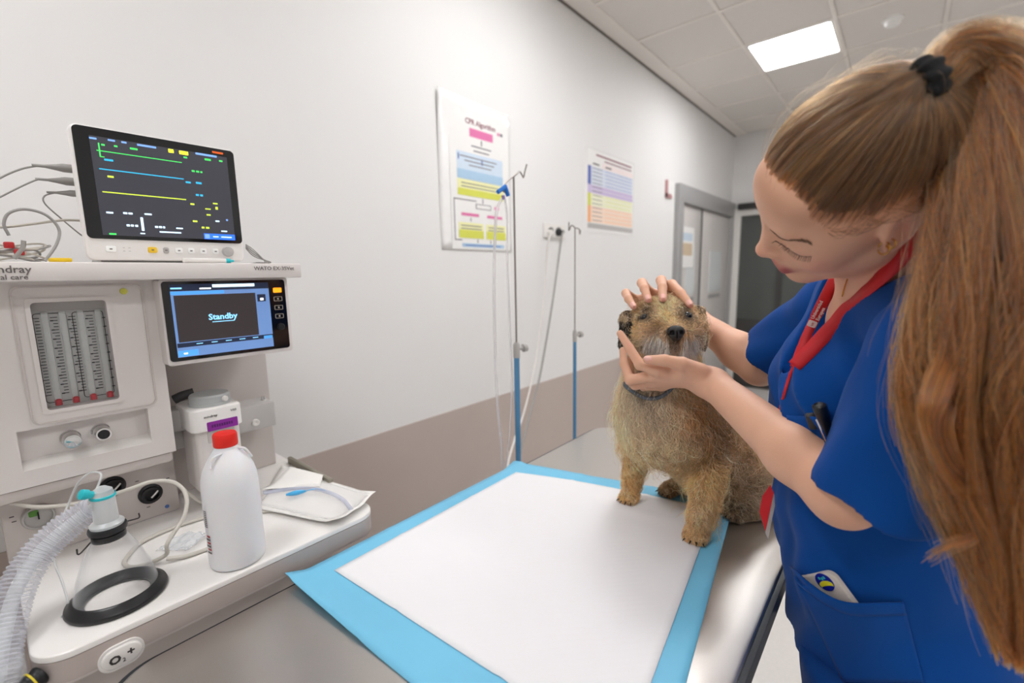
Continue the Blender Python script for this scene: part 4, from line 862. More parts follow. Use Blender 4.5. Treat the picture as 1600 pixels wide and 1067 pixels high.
# ================================================================ IMPLICIT-SURFACE MODELLER (bodies, cloth): smooth unions meshed with surface nets
class Sdf:
    def __init__(s): s.p = []
    def cap(s, a, b, ra, rb, k=.02, op='u', scale=None, R=None):
        """tapered capsule; scale/R give an elliptical section"""
        a = np.array(a, float); b = np.array(b, float)
        s.p.append(dict(t='cap', a=a, b=b, ra=ra, rb=rb, k=k, op=op, sc=None if scale is None else np.array(scale, float), R=np.eye(3) if R is None else np.array(R, float),
                        c=(a + b) / 2, r=np.linalg.norm(b - a) / 2 + max(ra, rb) * (1 if scale is None else max(scale)))); return s
    def ell(s, c, rad, R=None, k=.02, op='u'):
        s.p.append(dict(t='ell', c=np.array(c, float), rad=np.array(rad, float), R=np.eye(3) if R is None else np.array(R, float), k=k, op=op, r=max(rad))); return s
    def chain(s, pts, rs, k=.01, op='u', **kw):
        for i in range(len(pts) - 1): s.cap(pts[i], pts[i + 1], rs[i], rs[i + 1], k, op, **kw)
        return s
    def half(s, o, n, k=.004, op='s'):
        s.p.append(dict(t='half', o=np.array(o, float), n=np.array(n, float) / np.linalg.norm(n), k=k, op=op, c=np.array(o, float), r=1e9)); return s
    @staticmethod
    def one(q, P):
        if q['t'] == 'half': return (q['o'] - P) @ q['n']            # negative (inside) on the side n points to
        if q['t'] == 'ell':
            L = (P - q['c']) @ q['R'].T
            k0 = np.sqrt(((L / q['rad']) ** 2).sum(-1)) + 1e-9; k1 = np.sqrt(((L / q['rad'] ** 2) ** 2).sum(-1)) + 1e-9
            return k0 * (k0 - 1) / k1
        a, b = q['a'], q['b']; f = 1.0
        if q['sc'] is not None:
            c = q['c']; sc = q['sc']; P = ((P - c) @ q['R'].T) / sc; a = (q['R'] @ (a - c)) / sc; b = (q['R'] @ (b - c)) / sc; f = min(sc)
        ba = b - a; L2 = ba @ ba + 1e-12; pa = P - a
        h = np.clip((pa @ ba) / L2, 0, 1); d = np.sqrt(((pa - h[..., None] * ba) ** 2).sum(-1)) - (q['ra'] + (q['rb'] - q['ra']) * h)
        return d * f
    @staticmethod
    def comb(d, e, q):
        k = q['k']
        if q['op'] == 'u': h = np.maximum(k - np.abs(d - e), 0) / k; return np.minimum(d, e) - h * h * k / 4
        if q['op'] == 's': e = -e
        h = np.maximum(k - np.abs(d - e), 0) / k; return np.maximum(d, e) + h * h * k / 4
    def full(s, P):
        d = np.full(P.shape[:-1], 1e3)
        for q in s.p: d = s.comb(d, s.one(q, P), q)
        return d
    def mesh(s, h, disp=None, amp=0.0):
        u = [q for q in s.p if q['op'] == 'u']
        lo = np.min([q['c'] - q['r'] for q in u], 0) - 4 * h; hi = np.max([q['c'] + q['r'] for q in u], 0) + 4 * h
        bs = 8 * h; n = np.ceil((hi - lo) / bs).astype(int)
        ix = np.stack(np.meshgrid(*[np.arange(v) for v in n], indexing='ij'), -1).reshape(-1, 3)
        cen = lo + (ix + .5) * bs + .5 * h
        d = np.concatenate([s.full(c) for c in np.array_split(cen, max(1, len(cen) // 60000))])
        ix = ix[np.abs(d) < bs * 1.15 + amp]; cen = lo + (ix + .5) * bs
        off = np.stack(np.meshgrid(*[np.arange(10)] * 3, indexing='ij'), -1).reshape(-1, 3)
        VK, VP, FQ = [], [], []
        for ch in np.array_split(np.arange(len(ix)), max(1, len(ix) // 900)):
            g = ix[ch][:, None] * 8 + off[None]; P = lo + g * h; d = np.full(P.shape[:2], 1e3)
            for q in s.p:
                mk = np.linalg.norm(cen[ch] - q['c'], axis=1) < q['r'] + bs + q['k'] * 1.5
                if mk.any(): d[mk] = s.comb(d[mk], s.one(q, P[mk]), q)
                if q['op'] == 'i' and not mk.all(): d[~mk] = np.maximum(d[~mk], 1.0)
            if disp is not None: d = d + disp(P)
            D = d.reshape(-1, 10, 10, 10); ins = D < 0
            corners = [(a, b, c) for a in (0, 1) for b in (0, 1) for c in (0, 1)]
            cs = [ins[:, a:a + 9, b:b + 9, c:c + 9] for a, b, c in corners]
            act = np.any(cs, 0) & ~np.all(cs, 0)
            acc = np.zeros(act.shape + (3,)); cnt = np.zeros(act.shape)
            for i, A in enumerate(corners):
                for ax_ in range(3):
                    if A[ax_]: continue
                    B = list(A); B[ax_] = 1
                    da = D[:, A[0]:A[0] + 9, A[1]:A[1] + 9, A[2]:A[2] + 9]; db = D[:, B[0]:B[0] + 9, B[1]:B[1] + 9, B[2]:B[2] + 9]
                    x = (da < 0) != (db < 0); t = np.where(x, da / np.where(x, da - db, 1), 0)
                    for c in range(3): acc[..., c] += np.where(x, A[c] + (t if c == ax_ else 0), 0)
                    cnt += x
            bi, i, j, k = np.nonzero(act)
            base = ix[ch][bi] * 8 + np.stack([i, j, k], 1)
            VK.append(base); VP.append(lo + (base + acc[act] / cnt[act][:, None]) * h)
            I = D[:, 1:9, 1:9, 1:9] < 0
            for ax_ in range(3):
                sl = [slice(1, 9)] * 3; sl[ax_] = slice(2, 10)
                J = ins[:, sl[0], sl[1], sl[2]]
                x = I != J; bi, i, j, k = np.nonzero(x); flip = I[x]
                g0 = ix[ch][bi] * 8 + np.stack([i, j, k], 1) + 1
                e1 = np.zeros(3, int); e2 = np.zeros(3, int); e1[(ax_ + 1) % 3] = 1; e2[(ax_ + 2) % 3] = 1
                Q = np.stack([g0 - e1 - e2, g0 - e2, g0, g0 - e1], 1); Q[~flip] = Q[~flip][:, ::-1]
                FQ.append(Q)
        VK = np.concatenate(VK); VP = np.concatenate(VP); FQ = np.concatenate(FQ)
        dim = (n * 8 + 12).astype(np.int64); key = lambda a: (a[..., 0] * dim[1] + a[..., 1]) * dim[2] + a[..., 2]
        ku, first = np.unique(key(VK), return_index=True); V = VP[first]; F = np.searchsorted(ku, key(FQ))
        ok = ku[np.clip(F, 0, len(ku) - 1)] == key(FQ); F = F[ok.all(1)]
        return V, F
def np_mesh(name, V, F):
    me = bpy.data.meshes.new(name); me.vertices.add(len(V)); me.vertices.foreach_set('co', V.astype(np.float32).ravel())
    me.loops.add(F.size); me.loops.foreach_set('vertex_index', F.astype(np.int32).ravel())
    me.polygons.add(len(F)); me.polygons.foreach_set('loop_start', (np.arange(len(F)) * F.shape[1]).astype(np.int32)); me.polygons.foreach_set('loop_total', np.full(len(F), F.shape[1], np.int32))
    me.update(calc_edges=True); me.validate(); return me
def paint(me, cols):
    a = me.color_attributes.new('col', 'FLOAT_COLOR', 'POINT'); c = np.ones((len(me.vertices), 4), np.float32); c[:, :3] = cols; a.data.foreach_set('color', c.ravel())
def relax(V, F, it=2, w=.5):
    V = V.copy()
    for _ in range(it):
        s = np.zeros_like(V); c = np.zeros(len(V))
        for a, b in ((0, 1), (1, 2), (2, 3), (3, 0)):
            np.add.at(s, F[:, a], V[F[:, b]]); np.add.at(s, F[:, b], V[F[:, a]]); np.add.at(c, F[:, a], 1); np.add.at(c, F[:, b], 1)
        V = V * (1 - w) + w * s / np.maximum(c, 1)[:, None]
    return V
def L3(rgb): return np.array(lin(rgb))
def patches(P, base, spots):
    """colour by soft patches: spots = (centre, radius, rgb, strength)"""
    c = np.tile(L3(base), (len(P), 1))
    for o, r, rgb, s in spots:
        o = np.array(o); r = np.array(r, float)
        w = s * np.exp(-(((P - o) / r) ** 2).sum(1)); c = c * (1 - w[:, None]) + L3(rgb) * w[:, None]
    return c
def strands(name, pts, rad, cols, M, parent):
    """pts (N,K,3), rad (K,) or (N,K), cols (N,3): one hair-curve object"""
    N, K = pts.shape[:2]
    hc = bpy.data.hair_curves.new(name); hc.add_curves([K] * N)
    hc.attributes['position'].data.foreach_set('vector', np.ascontiguousarray(pts, np.float32).ravel())
    ra = hc.attributes.get('radius') or hc.attributes.new('radius', 'FLOAT', 'POINT')
    ra.data.foreach_set('value', np.ascontiguousarray(np.broadcast_to(rad, (N, K)), np.float32).ravel())
    ca = hc.attributes.new('col', 'FLOAT_COLOR', 'POINT'); c = np.ones((N, K, 4), np.float32); c[..., :3] = cols[:, None, :] if cols.ndim == 2 else cols
    ca.data.foreach_set('color', c.ravel())
    hc.materials.append(M); o = bpy.data.objects.new(name, hc)
    if parent.parent is None: link(o, parent)
    else: COL.objects.link(o); o.parent = parent
    return o
def hair_mat(name, rough=.45, spec=.3, trans=0.0):
    M = bpy.data.materials.new(name); M.use_nodes = True; nt = M.node_tree; b = nt.nodes['Principled BSDF']
    at = nt.nodes.new('ShaderNodeAttribute'); at.attribute_name = 'col'
    ns = nt.nodes.new('ShaderNodeTexNoise'); ns.inputs['Scale'].default_value = 90; tc = nt.nodes.new('ShaderNodeTexCoord'); nt.links.new(tc.outputs['Object'], ns.inputs['Vector'])
    rp = nt.nodes.new('ShaderNodeMapRange'); rp.inputs['To Min'].default_value = .8; rp.inputs['To Max'].default_value = 1.2; nt.links.new(ns.outputs['Fac'], rp.inputs['Value'])
    ml = nt.nodes.new('ShaderNodeVectorMath'); ml.operation = 'SCALE'; nt.links.new(at.outputs['Color'], ml.inputs[0]); nt.links.new(rp.outputs['Result'], ml.inputs['Scale'])
    nt.links.new(ml.outputs['Vector'], b.inputs['Base Color']); b.inputs['Roughness'].default_value = rough; b.inputs['Specular IOR Level'].default_value = spec
    return M
from mathutils.bvhtree import BVHTree
from mathutils.kdtree import KDTree
def bvh_of(V, F): return BVHTree.FromPolygons([tuple(v) for v in V], [tuple(int(i) for i in f) for f in F])
def cam_hit(bvh, px, py, off=.0):
    """first surface point seen along a sight line, lifted off the surface"""
    d = Vector(ray(px, py)).normalized(); h = bvh.ray_cast(Vector((0, 0, CAMH)), d)
    return None if h[0] is None else (h[0] + h[1] * off, h[1])
def sample_mesh(V, F, n, dens=None):
    T = np.concatenate([F[:, [0, 1, 2]], F[:, [0, 2, 3]]]); A, B, C = V[T[:, 0]], V[T[:, 1]], V[T[:, 2]]
    cr = np.cross(B - A, C - A); ar = np.linalg.norm(cr, axis=1) * .5; w = ar.copy()
    if dens is not None: w = w * dens((A + B + C) / 3)
    t = rng.choice(len(T), n, p=w / w.sum()); r1 = np.sqrt(rng.random(n)); r2 = rng.random(n)
    P = A[t] * (1 - r1)[:, None] + B[t] * (r1 * (1 - r2))[:, None] + C[t] * (r1 * r2)[:, None]
    N = cr[t] / (np.linalg.norm(cr[t], axis=1)[:, None] + 1e-12); return P, N
def nrm(a): return a / (np.linalg.norm(a, axis=-1, keepdims=True) + 1e-12)
# ================================================================ THE DOG (wiry terrier sitting on the table)
DF = nrm(np.array([-.92, .39, 0.])); DL = np.array([-.39, -.92, 0.]); DL = DL / np.linalg.norm(DL); DU = np.array([0, 0, 1.])
pd = lambda px, py, d: np.array(ad(px, py, d))
pz = lambda px, py, z: np.array(az(px, py, z))
ZP = ZT + .004
pawL, pawR = pz(1088, 842, ZP), pz(984, 783, ZP)
hindR = pz(1046, 772, ZP)
head = pd(1040, 507, .975); nose = pd(1056, 505, .885)
chest = pd(1040, 655, 1.01); rump = pd(1150, 757, 1.13)
HD = nrm(nose - head); HF = nrm(HD * np.array([1, 1, .3]) + np.array([0, 0, -.02]))     # face direction
HS = nrm(np.cross(DU, HF)); HU = np.cross(HF, HS)                                         # dog's left, up
hl = lambda f, s, u: head + HF * f + HS * s + HU * u
dog = thing('dog', ((pawL + pawR) / 2 * np.array([1, 1, 0]) + DU * ZT), 'sandy wire-haired terrier sitting on the table with its chin held', 'dog')
D = Sdf()
R_body = np.stack([DF, DL, DU])
D.ell(chest, (.082, .078, .105), R_body, k=.03); D.ell(chest - DL * .035 + DU * .03, (.06, .06, .10), R_body, k=.04)
D.cap(chest + DU * .02 - DF * .02, rump, .083, .092, k=.04)
D.ell(rump - DU * .01, (.10, .095, .10), R_body, k=.04)
D.cap(chest + DU * .06 + DF * .01, head - HF * .02 - DU * .02, .072, .062, k=.04)
# front legs
elbL = pd(1112, 690, .985); elbR = pd(996, 690, 1.085)
wrL = pawL + DU * .055 - DF * .008; wrR = pawR + DU * .05 - DF * .006
D.cap(chest + DL * .05 - DU * .0, elbL, .05, .033, k=.03); D.chain([elbL, wrL, pawL + DU * .02], [.033, .020, .0185], k=.012)
D.cap(chest - DL * .05, elbR, .05, .032, k=.03); D.chain([elbR, wrR, pawR + DU * .02], [.029, .018, .0175], k=.012)
def paw(c, fwd, s=1.0):
    sd = np.cross(DU, fwd); D.ell(c + DU * .013, (.026 * s, .021 * s, .014 * s), np.stack([fwd, sd, DU]), k=.01)
    for q in (-.012, -.004, .004, .012): D.ell(c + fwd * (.019 - abs(q) * .5) * s + sd * q * 1.25 * s + DU * .009, (.0105 * s, .0062 * s, .0085 * s), np.stack([fwd, sd, DU]), k=.004)
    return [c + fwd * (.029 - abs(q) * .5) * s + sd * q * 1.3 * s + DU * .006 for q in (-.012, -.004, .004, .012)]
pf = nrm(np.array([-.97, -.12, 0.]))
claws = paw(pawL, pf, 1.1) + paw(pawR, nrm(np.array([-.97, .1, 0])), 1.0)
# hind legs: haunch, shank, foot
hauL = rump + DL * .06 - DU * .03 + DF * .03; kneeL = pz(1160, 790, ZT + .06)
D.ell(hauL, (.085, .055, .085), R_body, k=.03); footL = hauL * np.array([1, 1, 0]) + DU * ZP + DF * .07 + DL * .02
D.cap(hauL - DU * .03, footL - DF * .05 + DU * .022, .045, .022, k=.02); D.cap(footL - DF * .05 + DU * .02, footL + DU * .014, .02, .017, k=.012); claws += paw(footL, DF, 1.0)
hauR = rump - DL * .06 - DU * .03 + DF * .03
D.ell(hauR, (.085, .055, .085), R_body, k=.03)
D.cap(hauR - DU * .04, hindR - DF * .06 + DU * .024, .045, .022, k=.02); D.cap(hindR - DF * .06 + DU * .02, hindR + DU * .015, .02, .017, k=.012); claws += paw(hindR, DF, 1.0)
D.chain([rump - DF * .085 - DU * .05, rump - DF * .14 - DU * .075, rump - DF * .19 - DU * .075], [.02, .014, .008], k=.02)
# head
RH = np.stack([HF, HS, HU])
D.ell(hl(-.012, 0, -.002), (.062, .072, .050), RH, k=.02)                                  # skull
D.ell(hl(.015, .033, -.012), (.045, .036, .04), RH, k=.02); D.ell(hl(.015, -.033, -.012), (.045, .036, .04), RH, k=.02)   # cheeks
D.cap(hl(.03, 0, -.012), hl(.074, 0, -.016), .034, .0225, k=.014)                             # muzzle
D.cap(hl(.02, 0, -.036), hl(.06, 0, -.04), .03, .019, k=.012)                               # lower jaw
D.ell(hl(.032, .024, .014), (.017, .018, .012), RH, k=.012); D.ell(hl(.032, -.024, .014), (.017, .018, .012), RH, k=.012)  # brows
for s in (1, -1): D.ell(hl(.047, s * .0285, .001), (.008, .011, .007), RH, k=.006, op='s')  # eye sockets
Vd, Fd = D.mesh(.0042); Vd = relax(Vd, Fd, 2, .5); Vd[:, 2] = np.maximum(Vd[:, 2], ZT + .0045)
eyeL, eyeR = hl(.0435, .0285, .001), hl(.0435, -.0285, .001)
TAN, TANL, GOLD, GREY, DARK, BLK, CREAM, RUST = (208, 178, 140), (226, 206, 172), (214, 170, 116), (182, 172, 160), (112, 98, 86), (38, 33, 31), (236, 228, 212), (176, 136, 94)
spots = [
    (chest - DL * .06 + DF * .03, (.06, .06, .08), TANL, .9), (chest + DL * .07 - DU * .01, (.07, .07, .09), RUST, .55), (chest + DF * .06 + DU * .08, (.06, .05, .05), GREY, .8),
    (chest + DF * .08 + DU * .02, (.04, .04, .05), GREY, .5), (rump + DU * .06, (.1, .1, .07), DARK, .6), (rump + DL * .08, (.09, .09, .09), GREY, .55), ((chest + rump) / 2 + DL * .08 + DU * .04, (.06, .06, .06), RUST, .5),
    ((chest + rump) / 2 - DU * .07, (.09, .09, .05), (196, 160, 116), .7),
    ((elbL + pawL) / 2, (.05, .05, .12), GOLD, .8), ((elbR + pawR) / 2, (.05, .05, .11), GOLD, .9), (pawL, (.05, .05, .04), (190, 142, 88), .7), (pawR, (.05, .05, .04), (192, 146, 92), .7), (hindR, (.06, .06, .05), (120, 88, 56), .9), (footL, (.07, .07, .05), DARK, .7),
    (hl(.02, -.05, 0), (.05, .05, .05), (206, 166, 110), .8), (hl(.04, 0, .045), (.035, .045, .03), (214, 182, 134), .7), (hl(-.02, .03, .05), (.05, .05, .03), (190, 170, 140), .6),
    (hl(.02, .055, -.01), (.05, .03, .05), (186, 152, 108), .6), (hl(.06, 0, .0), (.02, .02, .016), (216, 158, 88), .75), (hl(.066, 0, -.008), (.016, .022, .012), (92, 74, 60), .85),
    (hl(.06, .0, -.036), (.03, .045, .018), (112, 104, 98), .95), (hl(.055, .03, -.03), (.025, .02, .025), (138, 128, 118), .7), (hl(.055, -.03, -.03), (.025, .02, .025), (140, 126, 110), .7), (hl(.03, 0, -.065), (.05, .05, .02), (120, 112, 104), .9),
    (eyeL + HU * .012, (.014, .014, .009), (72, 60, 52), .85), (eyeR + HU * .014 + HS * .003, (.014, .014, .010), (70, 58, 50), .9), (eyeL, (.012, .012, .007), BLK, .8), (eyeR, (.014, .014, .007), BLK, .8),
    (hl(-.02, .07, .0), (.03, .02, .05), GREY, .7)]
bvD = bvh_of(Vd, Fd)
def hit(px, py):
    h_ = bvD.ray_cast(Vector((0, 0, CAMH)), Vector(ray(px, py)).normalized()); return np.array(h_[0]) if h_[0] else pd(px, py, .93)
def eye_at(px, py):
    q = hit(px, py); return q - nrm(q - np.array([0, 0, CAMH])) * -.0035
eyeR, eyeL = eye_at(1008, 497), eye_at(1074, 494)
spots = [s for s in spots if np.linalg.norm(s[0] - head) > .13]
for px, py, r, c, w in ((1040, 478, .026, (224, 204, 168), .9), (1015, 478, .02, (206, 176, 130), .7), (1045, 496, .013, (220, 188, 138), .9), (985, 500, .02, (206, 172, 122), .8), (988, 520, .022, (206, 170, 118), .8), (1020, 520, .014, (190, 150, 100), .8),
                        (1025, 530, .014, (150, 130, 108), .9), (1010, 540, .018, (134, 120, 104), .9), (1045, 520, .012, (120, 92, 66), .85), (1055, 523, .012, (48, 42, 38), .97), (1056, 533, .011, (66, 58, 52), .9), (1030, 515, .012, (128, 104, 78), .8), (1055, 540, .011, (92, 84, 78), .95), (1028, 534, .017, (236, 231, 224), .97), (1082, 534, .016, (238, 234, 228), .97), (1040, 545, .014, (220, 214, 206), .9), (1070, 545, .014, (220, 214, 206), .9), (1052, 552, .014, (196, 190, 182), .9), (1080, 528, .013, (168, 150, 126), .85),
                        (1095, 515, .02, (156, 130, 104), .85), (1100, 540, .016, (96, 84, 76), .85), (1090, 490, .02, (186, 164, 134), .7), (1009, 484, .014, (76, 62, 54), .95), (1068, 483, .013, (88, 74, 62), .95), (1016, 489, .008, (92, 76, 62), .8), (1000, 497, .010, (60, 48, 42), .9), (1014, 498, .010, (70, 56, 46), .85), (1074, 494, .013, (62, 50, 44), .9), (1062, 492, .008, (110, 86, 62), .7)):
    spots.append((hit(px, py), (r * 1.25, r * 1.25, r * 1.0), c, w))
for px, py, r, c, w in ((965, 600, .04, (232, 214, 178), .9), (960, 650, .04, (228, 208, 172), .8), (1030, 650, .045, (176, 164, 148), .8), (1012, 610, .03, (150, 140, 126), .85), (1040, 690, .04, (200, 178, 146), .8), (1090, 640, .05, (176, 132, 88), .85), (1120, 680, .05, (140, 106, 74), .7), (1150, 740, .05, (150, 128, 104), .7), (1180, 780, .05, (160, 142, 118), .7), (1160, 800, .03, (110, 92, 74), .7)):
    spots.append((hit(px, py), (r, r, r), c, w))
cold = patches(Vd, TAN, spots)
M_dogskin = vcol_mat('dog_coat', rough=.8, bump=.5, bscale=500, spec=.15)
me = np_mesh('body', Vd, Fd); paint(me, cold * .8); from_me('body', me, M_dogskin, dog, angle=180)
# nose, eyes, ears, claws
M_nose = mat('dog_nose', (24, 23, 24), rough=.28, bump=.5, bscale=900, spec=.6); M_eye = mat('dog_eye', (16, 11, 9), rough=.05, spec=.8); M_claw = mat('dog_claw', (36, 31, 28), rough=.4)
N_ = Sdf(); nc = hl(.0915, 0, -.006)
N_.ell(nc, (.0115, .0175, .0125), RH, k=.006); N_.ell(nc + HF * .003 - HU * .009, (.009, .009, .008), RH, k=.008)
for s in (1, -1): N_.ell(nc + HF * .0095 + HS * s * .0085 - HU * .001, (.006, .0036, .0042), RH, k=.003, op='s'); N_.ell(nc + HF * .006 + HS * s * .0145 - HU * .006, (.005, .0035, .002), RH, k=.002, op='s')
N_.ell(nc + HF * .0125 - HU * .006, (.004, .001, .008), RH, k=.002, op='s')
Vn, Fn = N_.mesh(.0011); from_me('nose', np_mesh('nose', Vn, Fn), M_nose, dog, angle=180)
tocam0 = lambda p: nrm(np.array([0, 0, CAMH]) - p)
for e in (eyeL, eyeR):
    bm = bmesh.new(); bmesh.ops.create_uvsphere(bm, u_segments=20, v_segments=14, radius=.0095)
    for v in bm.verts: v.co += Vector(e - tocam0(e) * .005)
    from_bm('eye', bm, M_eye, dog, angle=180)
for c in claws[:8] + claws[8:]:
    d_ = nrm(c - (pawL if np.linalg.norm(c - pawL) < .05 else pawR if np.linalg.norm(c - pawR) < .05 else footL if np.linalg.norm(c - footL) < .05 else hindR)); d_[2] = 0; d_ = nrm(d_)
    tube('claw', [Vector(c - d_ * .003 + DU * .003), Vector(c + d_ * .003 + DU * .002), Vector(c + d_ * .0065 - DU * .001)], lambda t: .0022 * (1 - .75 * t), M_claw, dog, n=7, sm=3)
def ear(sgn, base, tip, out, w):
    E_ = Sdf(); R = np.stack([nrm(np.cross(out, tip - base)), nrm(tip - base), out]); mid = (base + tip) / 2; L = np.linalg.norm(tip - base)
    E_.ell(mid - (tip - base) * .12, (w, L * .48, .007), R, k=.006); E_.ell(tip - (tip - base) * .25, (w * .6, L * .28, .0055), R, k=.01); E_.ell(base, (w * .7, .016, .013), R, k=.012)
    return E_.mesh(.0028)
earR = ear(-1, hl(-.008, -.076, .012), hl(.014, -.094, -.048), nrm(-HS + HF * .25), .026)
earL = ear(1, hl(-.012, .066, .022), hl(.012, .080, -.045), nrm(HS + HF * .25), .026)
M_ear = mat('dog_ear', (46, 39, 36), rough=.8, bump=.4, bscale=500)
ears = []
for (Ve, Fe), nm in ((earR, 'ear'), (earL, 'ear')):
    Ve = relax(Ve, Fe, 1, .5); ears.append((Ve, Fe, from_me(nm, np_mesh(nm, Ve, Fe), M_ear, dog, angle=180)))
# ---- coat
M_fur = hair_mat('fur_strands', rough=.6, spec=.2)
kd = KDTree(len(Vd))
def fur(name, V, F, n, lenf, dirf, colf, r0, K=5, dens=None, wav=.42, clump=.6, parent=dog):
    P, N = sample_mesh(V, F, n, dens); T = dirf(P, N); T = nrm(T + rng.normal(0, .34, T.shape)); L = lenf(P) * rng.uniform(.6, 1.25, len(P))
    side = nrm(np.cross(T, N) + 1e-6); ph = rng.uniform(0, 6.28, len(P))
    pts = np.zeros((len(P), K, 3))
    for k in range(K):
        t = k / (K - 1)
        nd = nrm(N * (.75 * (1 - t)) + T * (.45 + .75 * t)); pts[:, k] = P + nd * (L * t)[:, None] + side * (wav * L * t * np.sin(ph + 3.5 * t))[:, None] - N * .001 * (t == 0)
    # clumps
    ng = max(4, n // 14); kd = KDTree(ng)
    for i in range(ng): kd.insert(Vector(P[i]), i)
    kd.balance(); gi = np.array([kd.find(Vector(p))[1] for p in P])
    for k in range(1, K):
        t = k / (K - 1); rel = pts[gi, k] - P[gi] + P[gi]
        pts[:, k] = pts[:, k] * (1 - clump * t * t) + rel * (clump * t * t)
    c = colf(P) * rng.uniform(.48, 1.55, (len(P), 1)) * rng.normal(1, .04, (len(P), 3)); lt = rng.random(len(P)) < .1; c[lt] = c[lt] * .4 + L3(CREAM) * .6
    c = c * np.array([1.14, 1.06, .98]); c = np.clip((c[gi] * .4 + c * .6) * 1.25, 0.004, .92)
    tap = np.linspace(1, .35, K) * r0
    pts[..., 2] = np.maximum(pts[..., 2], ZT + .0035)
    return strands(name, pts, tap, c, M_fur, parent)
def bdir(P, N):
    toh = np.linalg.norm(P - head, axis=1) < .105; 
    down = np.tile(-DU * 1.0 - DF * .25, (len(P), 1)); leg = P[:, 2] < ZT + .14
    T = down.copy(); rad = P - hl(.085, 0, -.004); T[toh] = nrm(rad[toh]) * .9 - DU * .25
    be = np.linalg.norm(P - hl(.055, 0, -.04), axis=1) < .045; T[be] = nrm(rad[be]) * .5 - DU * .8
    back = (P - chest) @ DF < -.03; T[back & ~toh] += -DF * .6
    T = T - N * (T * N).sum(1)[:, None] * .8
    return nrm(T)
def blen(P):
    L = np.full(len(P), .038); dh = np.linalg.norm(P - head, axis=1); L[dh < .12] = .026
    mz = np.linalg.norm(P - hl(.075, 0, -.003), axis=1) < .03; L[mz] = .009
    be = np.linalg.norm(P - hl(.055, 0, -.045), axis=1) < .03; L[be] = .026
    for e in (eyeL, eyeR):
        ne = np.linalg.norm(P - e, axis=1); L[ne < .029] = .004; L[(ne < .04) & ((P - e) @ HU > -.004) & ((P - e) @ HU < .02)] = .006
    lg = (P[:, 2] < ZT + .15) & ((P - chest) @ DF > -.0); L[lg] = .019; L[P[:, 2] < ZT + .04] = .010
    ch = (np.linalg.norm(P - (chest - DL * .06), axis=1) < .09); L[ch] = .054
    return L
def bdens(P):
    d = np.ones(len(P)); d[np.linalg.norm(P - head, axis=1) < .11] = 2.2; d[P[:, 2] < ZT + .15] = 1.4
    for e in (eyeL, eyeR): d[np.linalg.norm(P - e, axis=1) < .0125] = 0
    d[np.linalg.norm(P - nc, axis=1) < .013] = 0
    return d
fcol = lambda P: patches(P, TAN, spots)
fur('fur', Vd, Fd, 85000, blen, bdir, fcol, .00036, dens=bdens)
fur('guard_hairs', Vd, Fd, 5200, lambda P: blen(P) * 1.5, bdir, lambda P: fcol(P) * .6 + L3((236, 222, 196)) * .4, .00030, K=7, dens=bdens, wav=.8, clump=.3)
for (Ve, Fe, oe) in ears:
    fur('ear_fur', Ve, Fe, 4200, lambda P: np.full(len(P), .013), lambda P, N: np.tile(-DU, (len(P), 1)) - N * .2, lambda P: np.where((P[:, 2] > np.percentile(P[:, 2], 74))[:, None], L3((150, 132, 108)), L3((40, 34, 31))), .0004, parent=dog)
# collar, mostly buried in the coat
M_col = mat('collar_grey', (92, 98, 106), rough=.6)
cpts = [hit(982, 600), hit(998, 614), hit(1016, 620), hit(1034, 616), hit(1048, 600)]; cen = np.mean(cpts, 0) + nrm(np.mean(cpts, 0) - np.array([0, 0, CAMH])) * .075 * np.array([1, 1, .2])
cpts = [p + nrm(p - cen) * .010 for p in cpts]; cpts = [cpts[0] + (cen - cpts[0]) * .45 + DU * .012] + cpts + [cpts[-1] + (cen - cpts[-1]) * .45 + DU * .012]
tube('collar', [Vector(p) for p in cpts], .0042, M_col, dog, n=8, sm=6)
# whiskers and beard tips
wp = []; 
for k in range(620):
    s = rng.choice((-1, 1)) * rng.uniform(.004, .046); b0 = np.array(bvD.find_nearest(Vector(hl(.082 - abs(s) * .7, s, -.026 + rng.uniform(-.018, .012))))[0]); d0 = nrm(HF * .35 + HS * s * 12 - HU * 1.0 + rng.normal(0, .2, 3)); L = rng.uniform(.010, .030)
    wp.append([b0 + d0 * L * t - DU * .006 * t * t for t in (0, .33, .66, 1)])
strands('whiskers', np.array(wp), np.array([.0005, .00045, .00035, .0002]), np.tile(L3((236, 232, 226)), (len(wp), 1)) * rng.uniform(.6, 1.1, (len(wp), 1)), M_fur, dog)
# ================================================================ THE PERSON
def rot3(a, b, c):
    ca, sa, cb, sb, cc, sc = math.cos(a), math.sin(a), math.cos(b), math.sin(b), math.cos(c), math.sin(c)
    f, l, u_ = np.array([0, 1, 0.]), np.array([-1, 0, 0.]), np.array([0, 0, 1.])
    f, l = f * ca + l * sa, l * ca - f * sa
    f, u_ = f * cb - u_ * sb, u_ * cb + f * sb
    l, u_ = l * cc - u_ * sc, u_ * cc + l * sc
    return np.array([f, l, u_])
HB = rot3(.277, .461, .86); HC = np.array([.690, .055, 1.494])
hw = lambda f, l, u_: HC + HB[0] * f + HB[1] * l + HB[2] * u_
NB = np.array([.845, .015, 1.372]); SL = np.array([.69, -.045, 1.315]); SR = np.array([.965, .07, 1.34])
EL = pd(1318, 772, .585); WL = pd(1114, 600, .85); ER = pd(1187, 572, .965); WR = pd(1085, 498, 1.10)
person = thing('person', (.86, -.02, 0), 'woman in blue scrubs with a long brown ponytail, bending over and holding the dog', 'person')
B = Sdf()
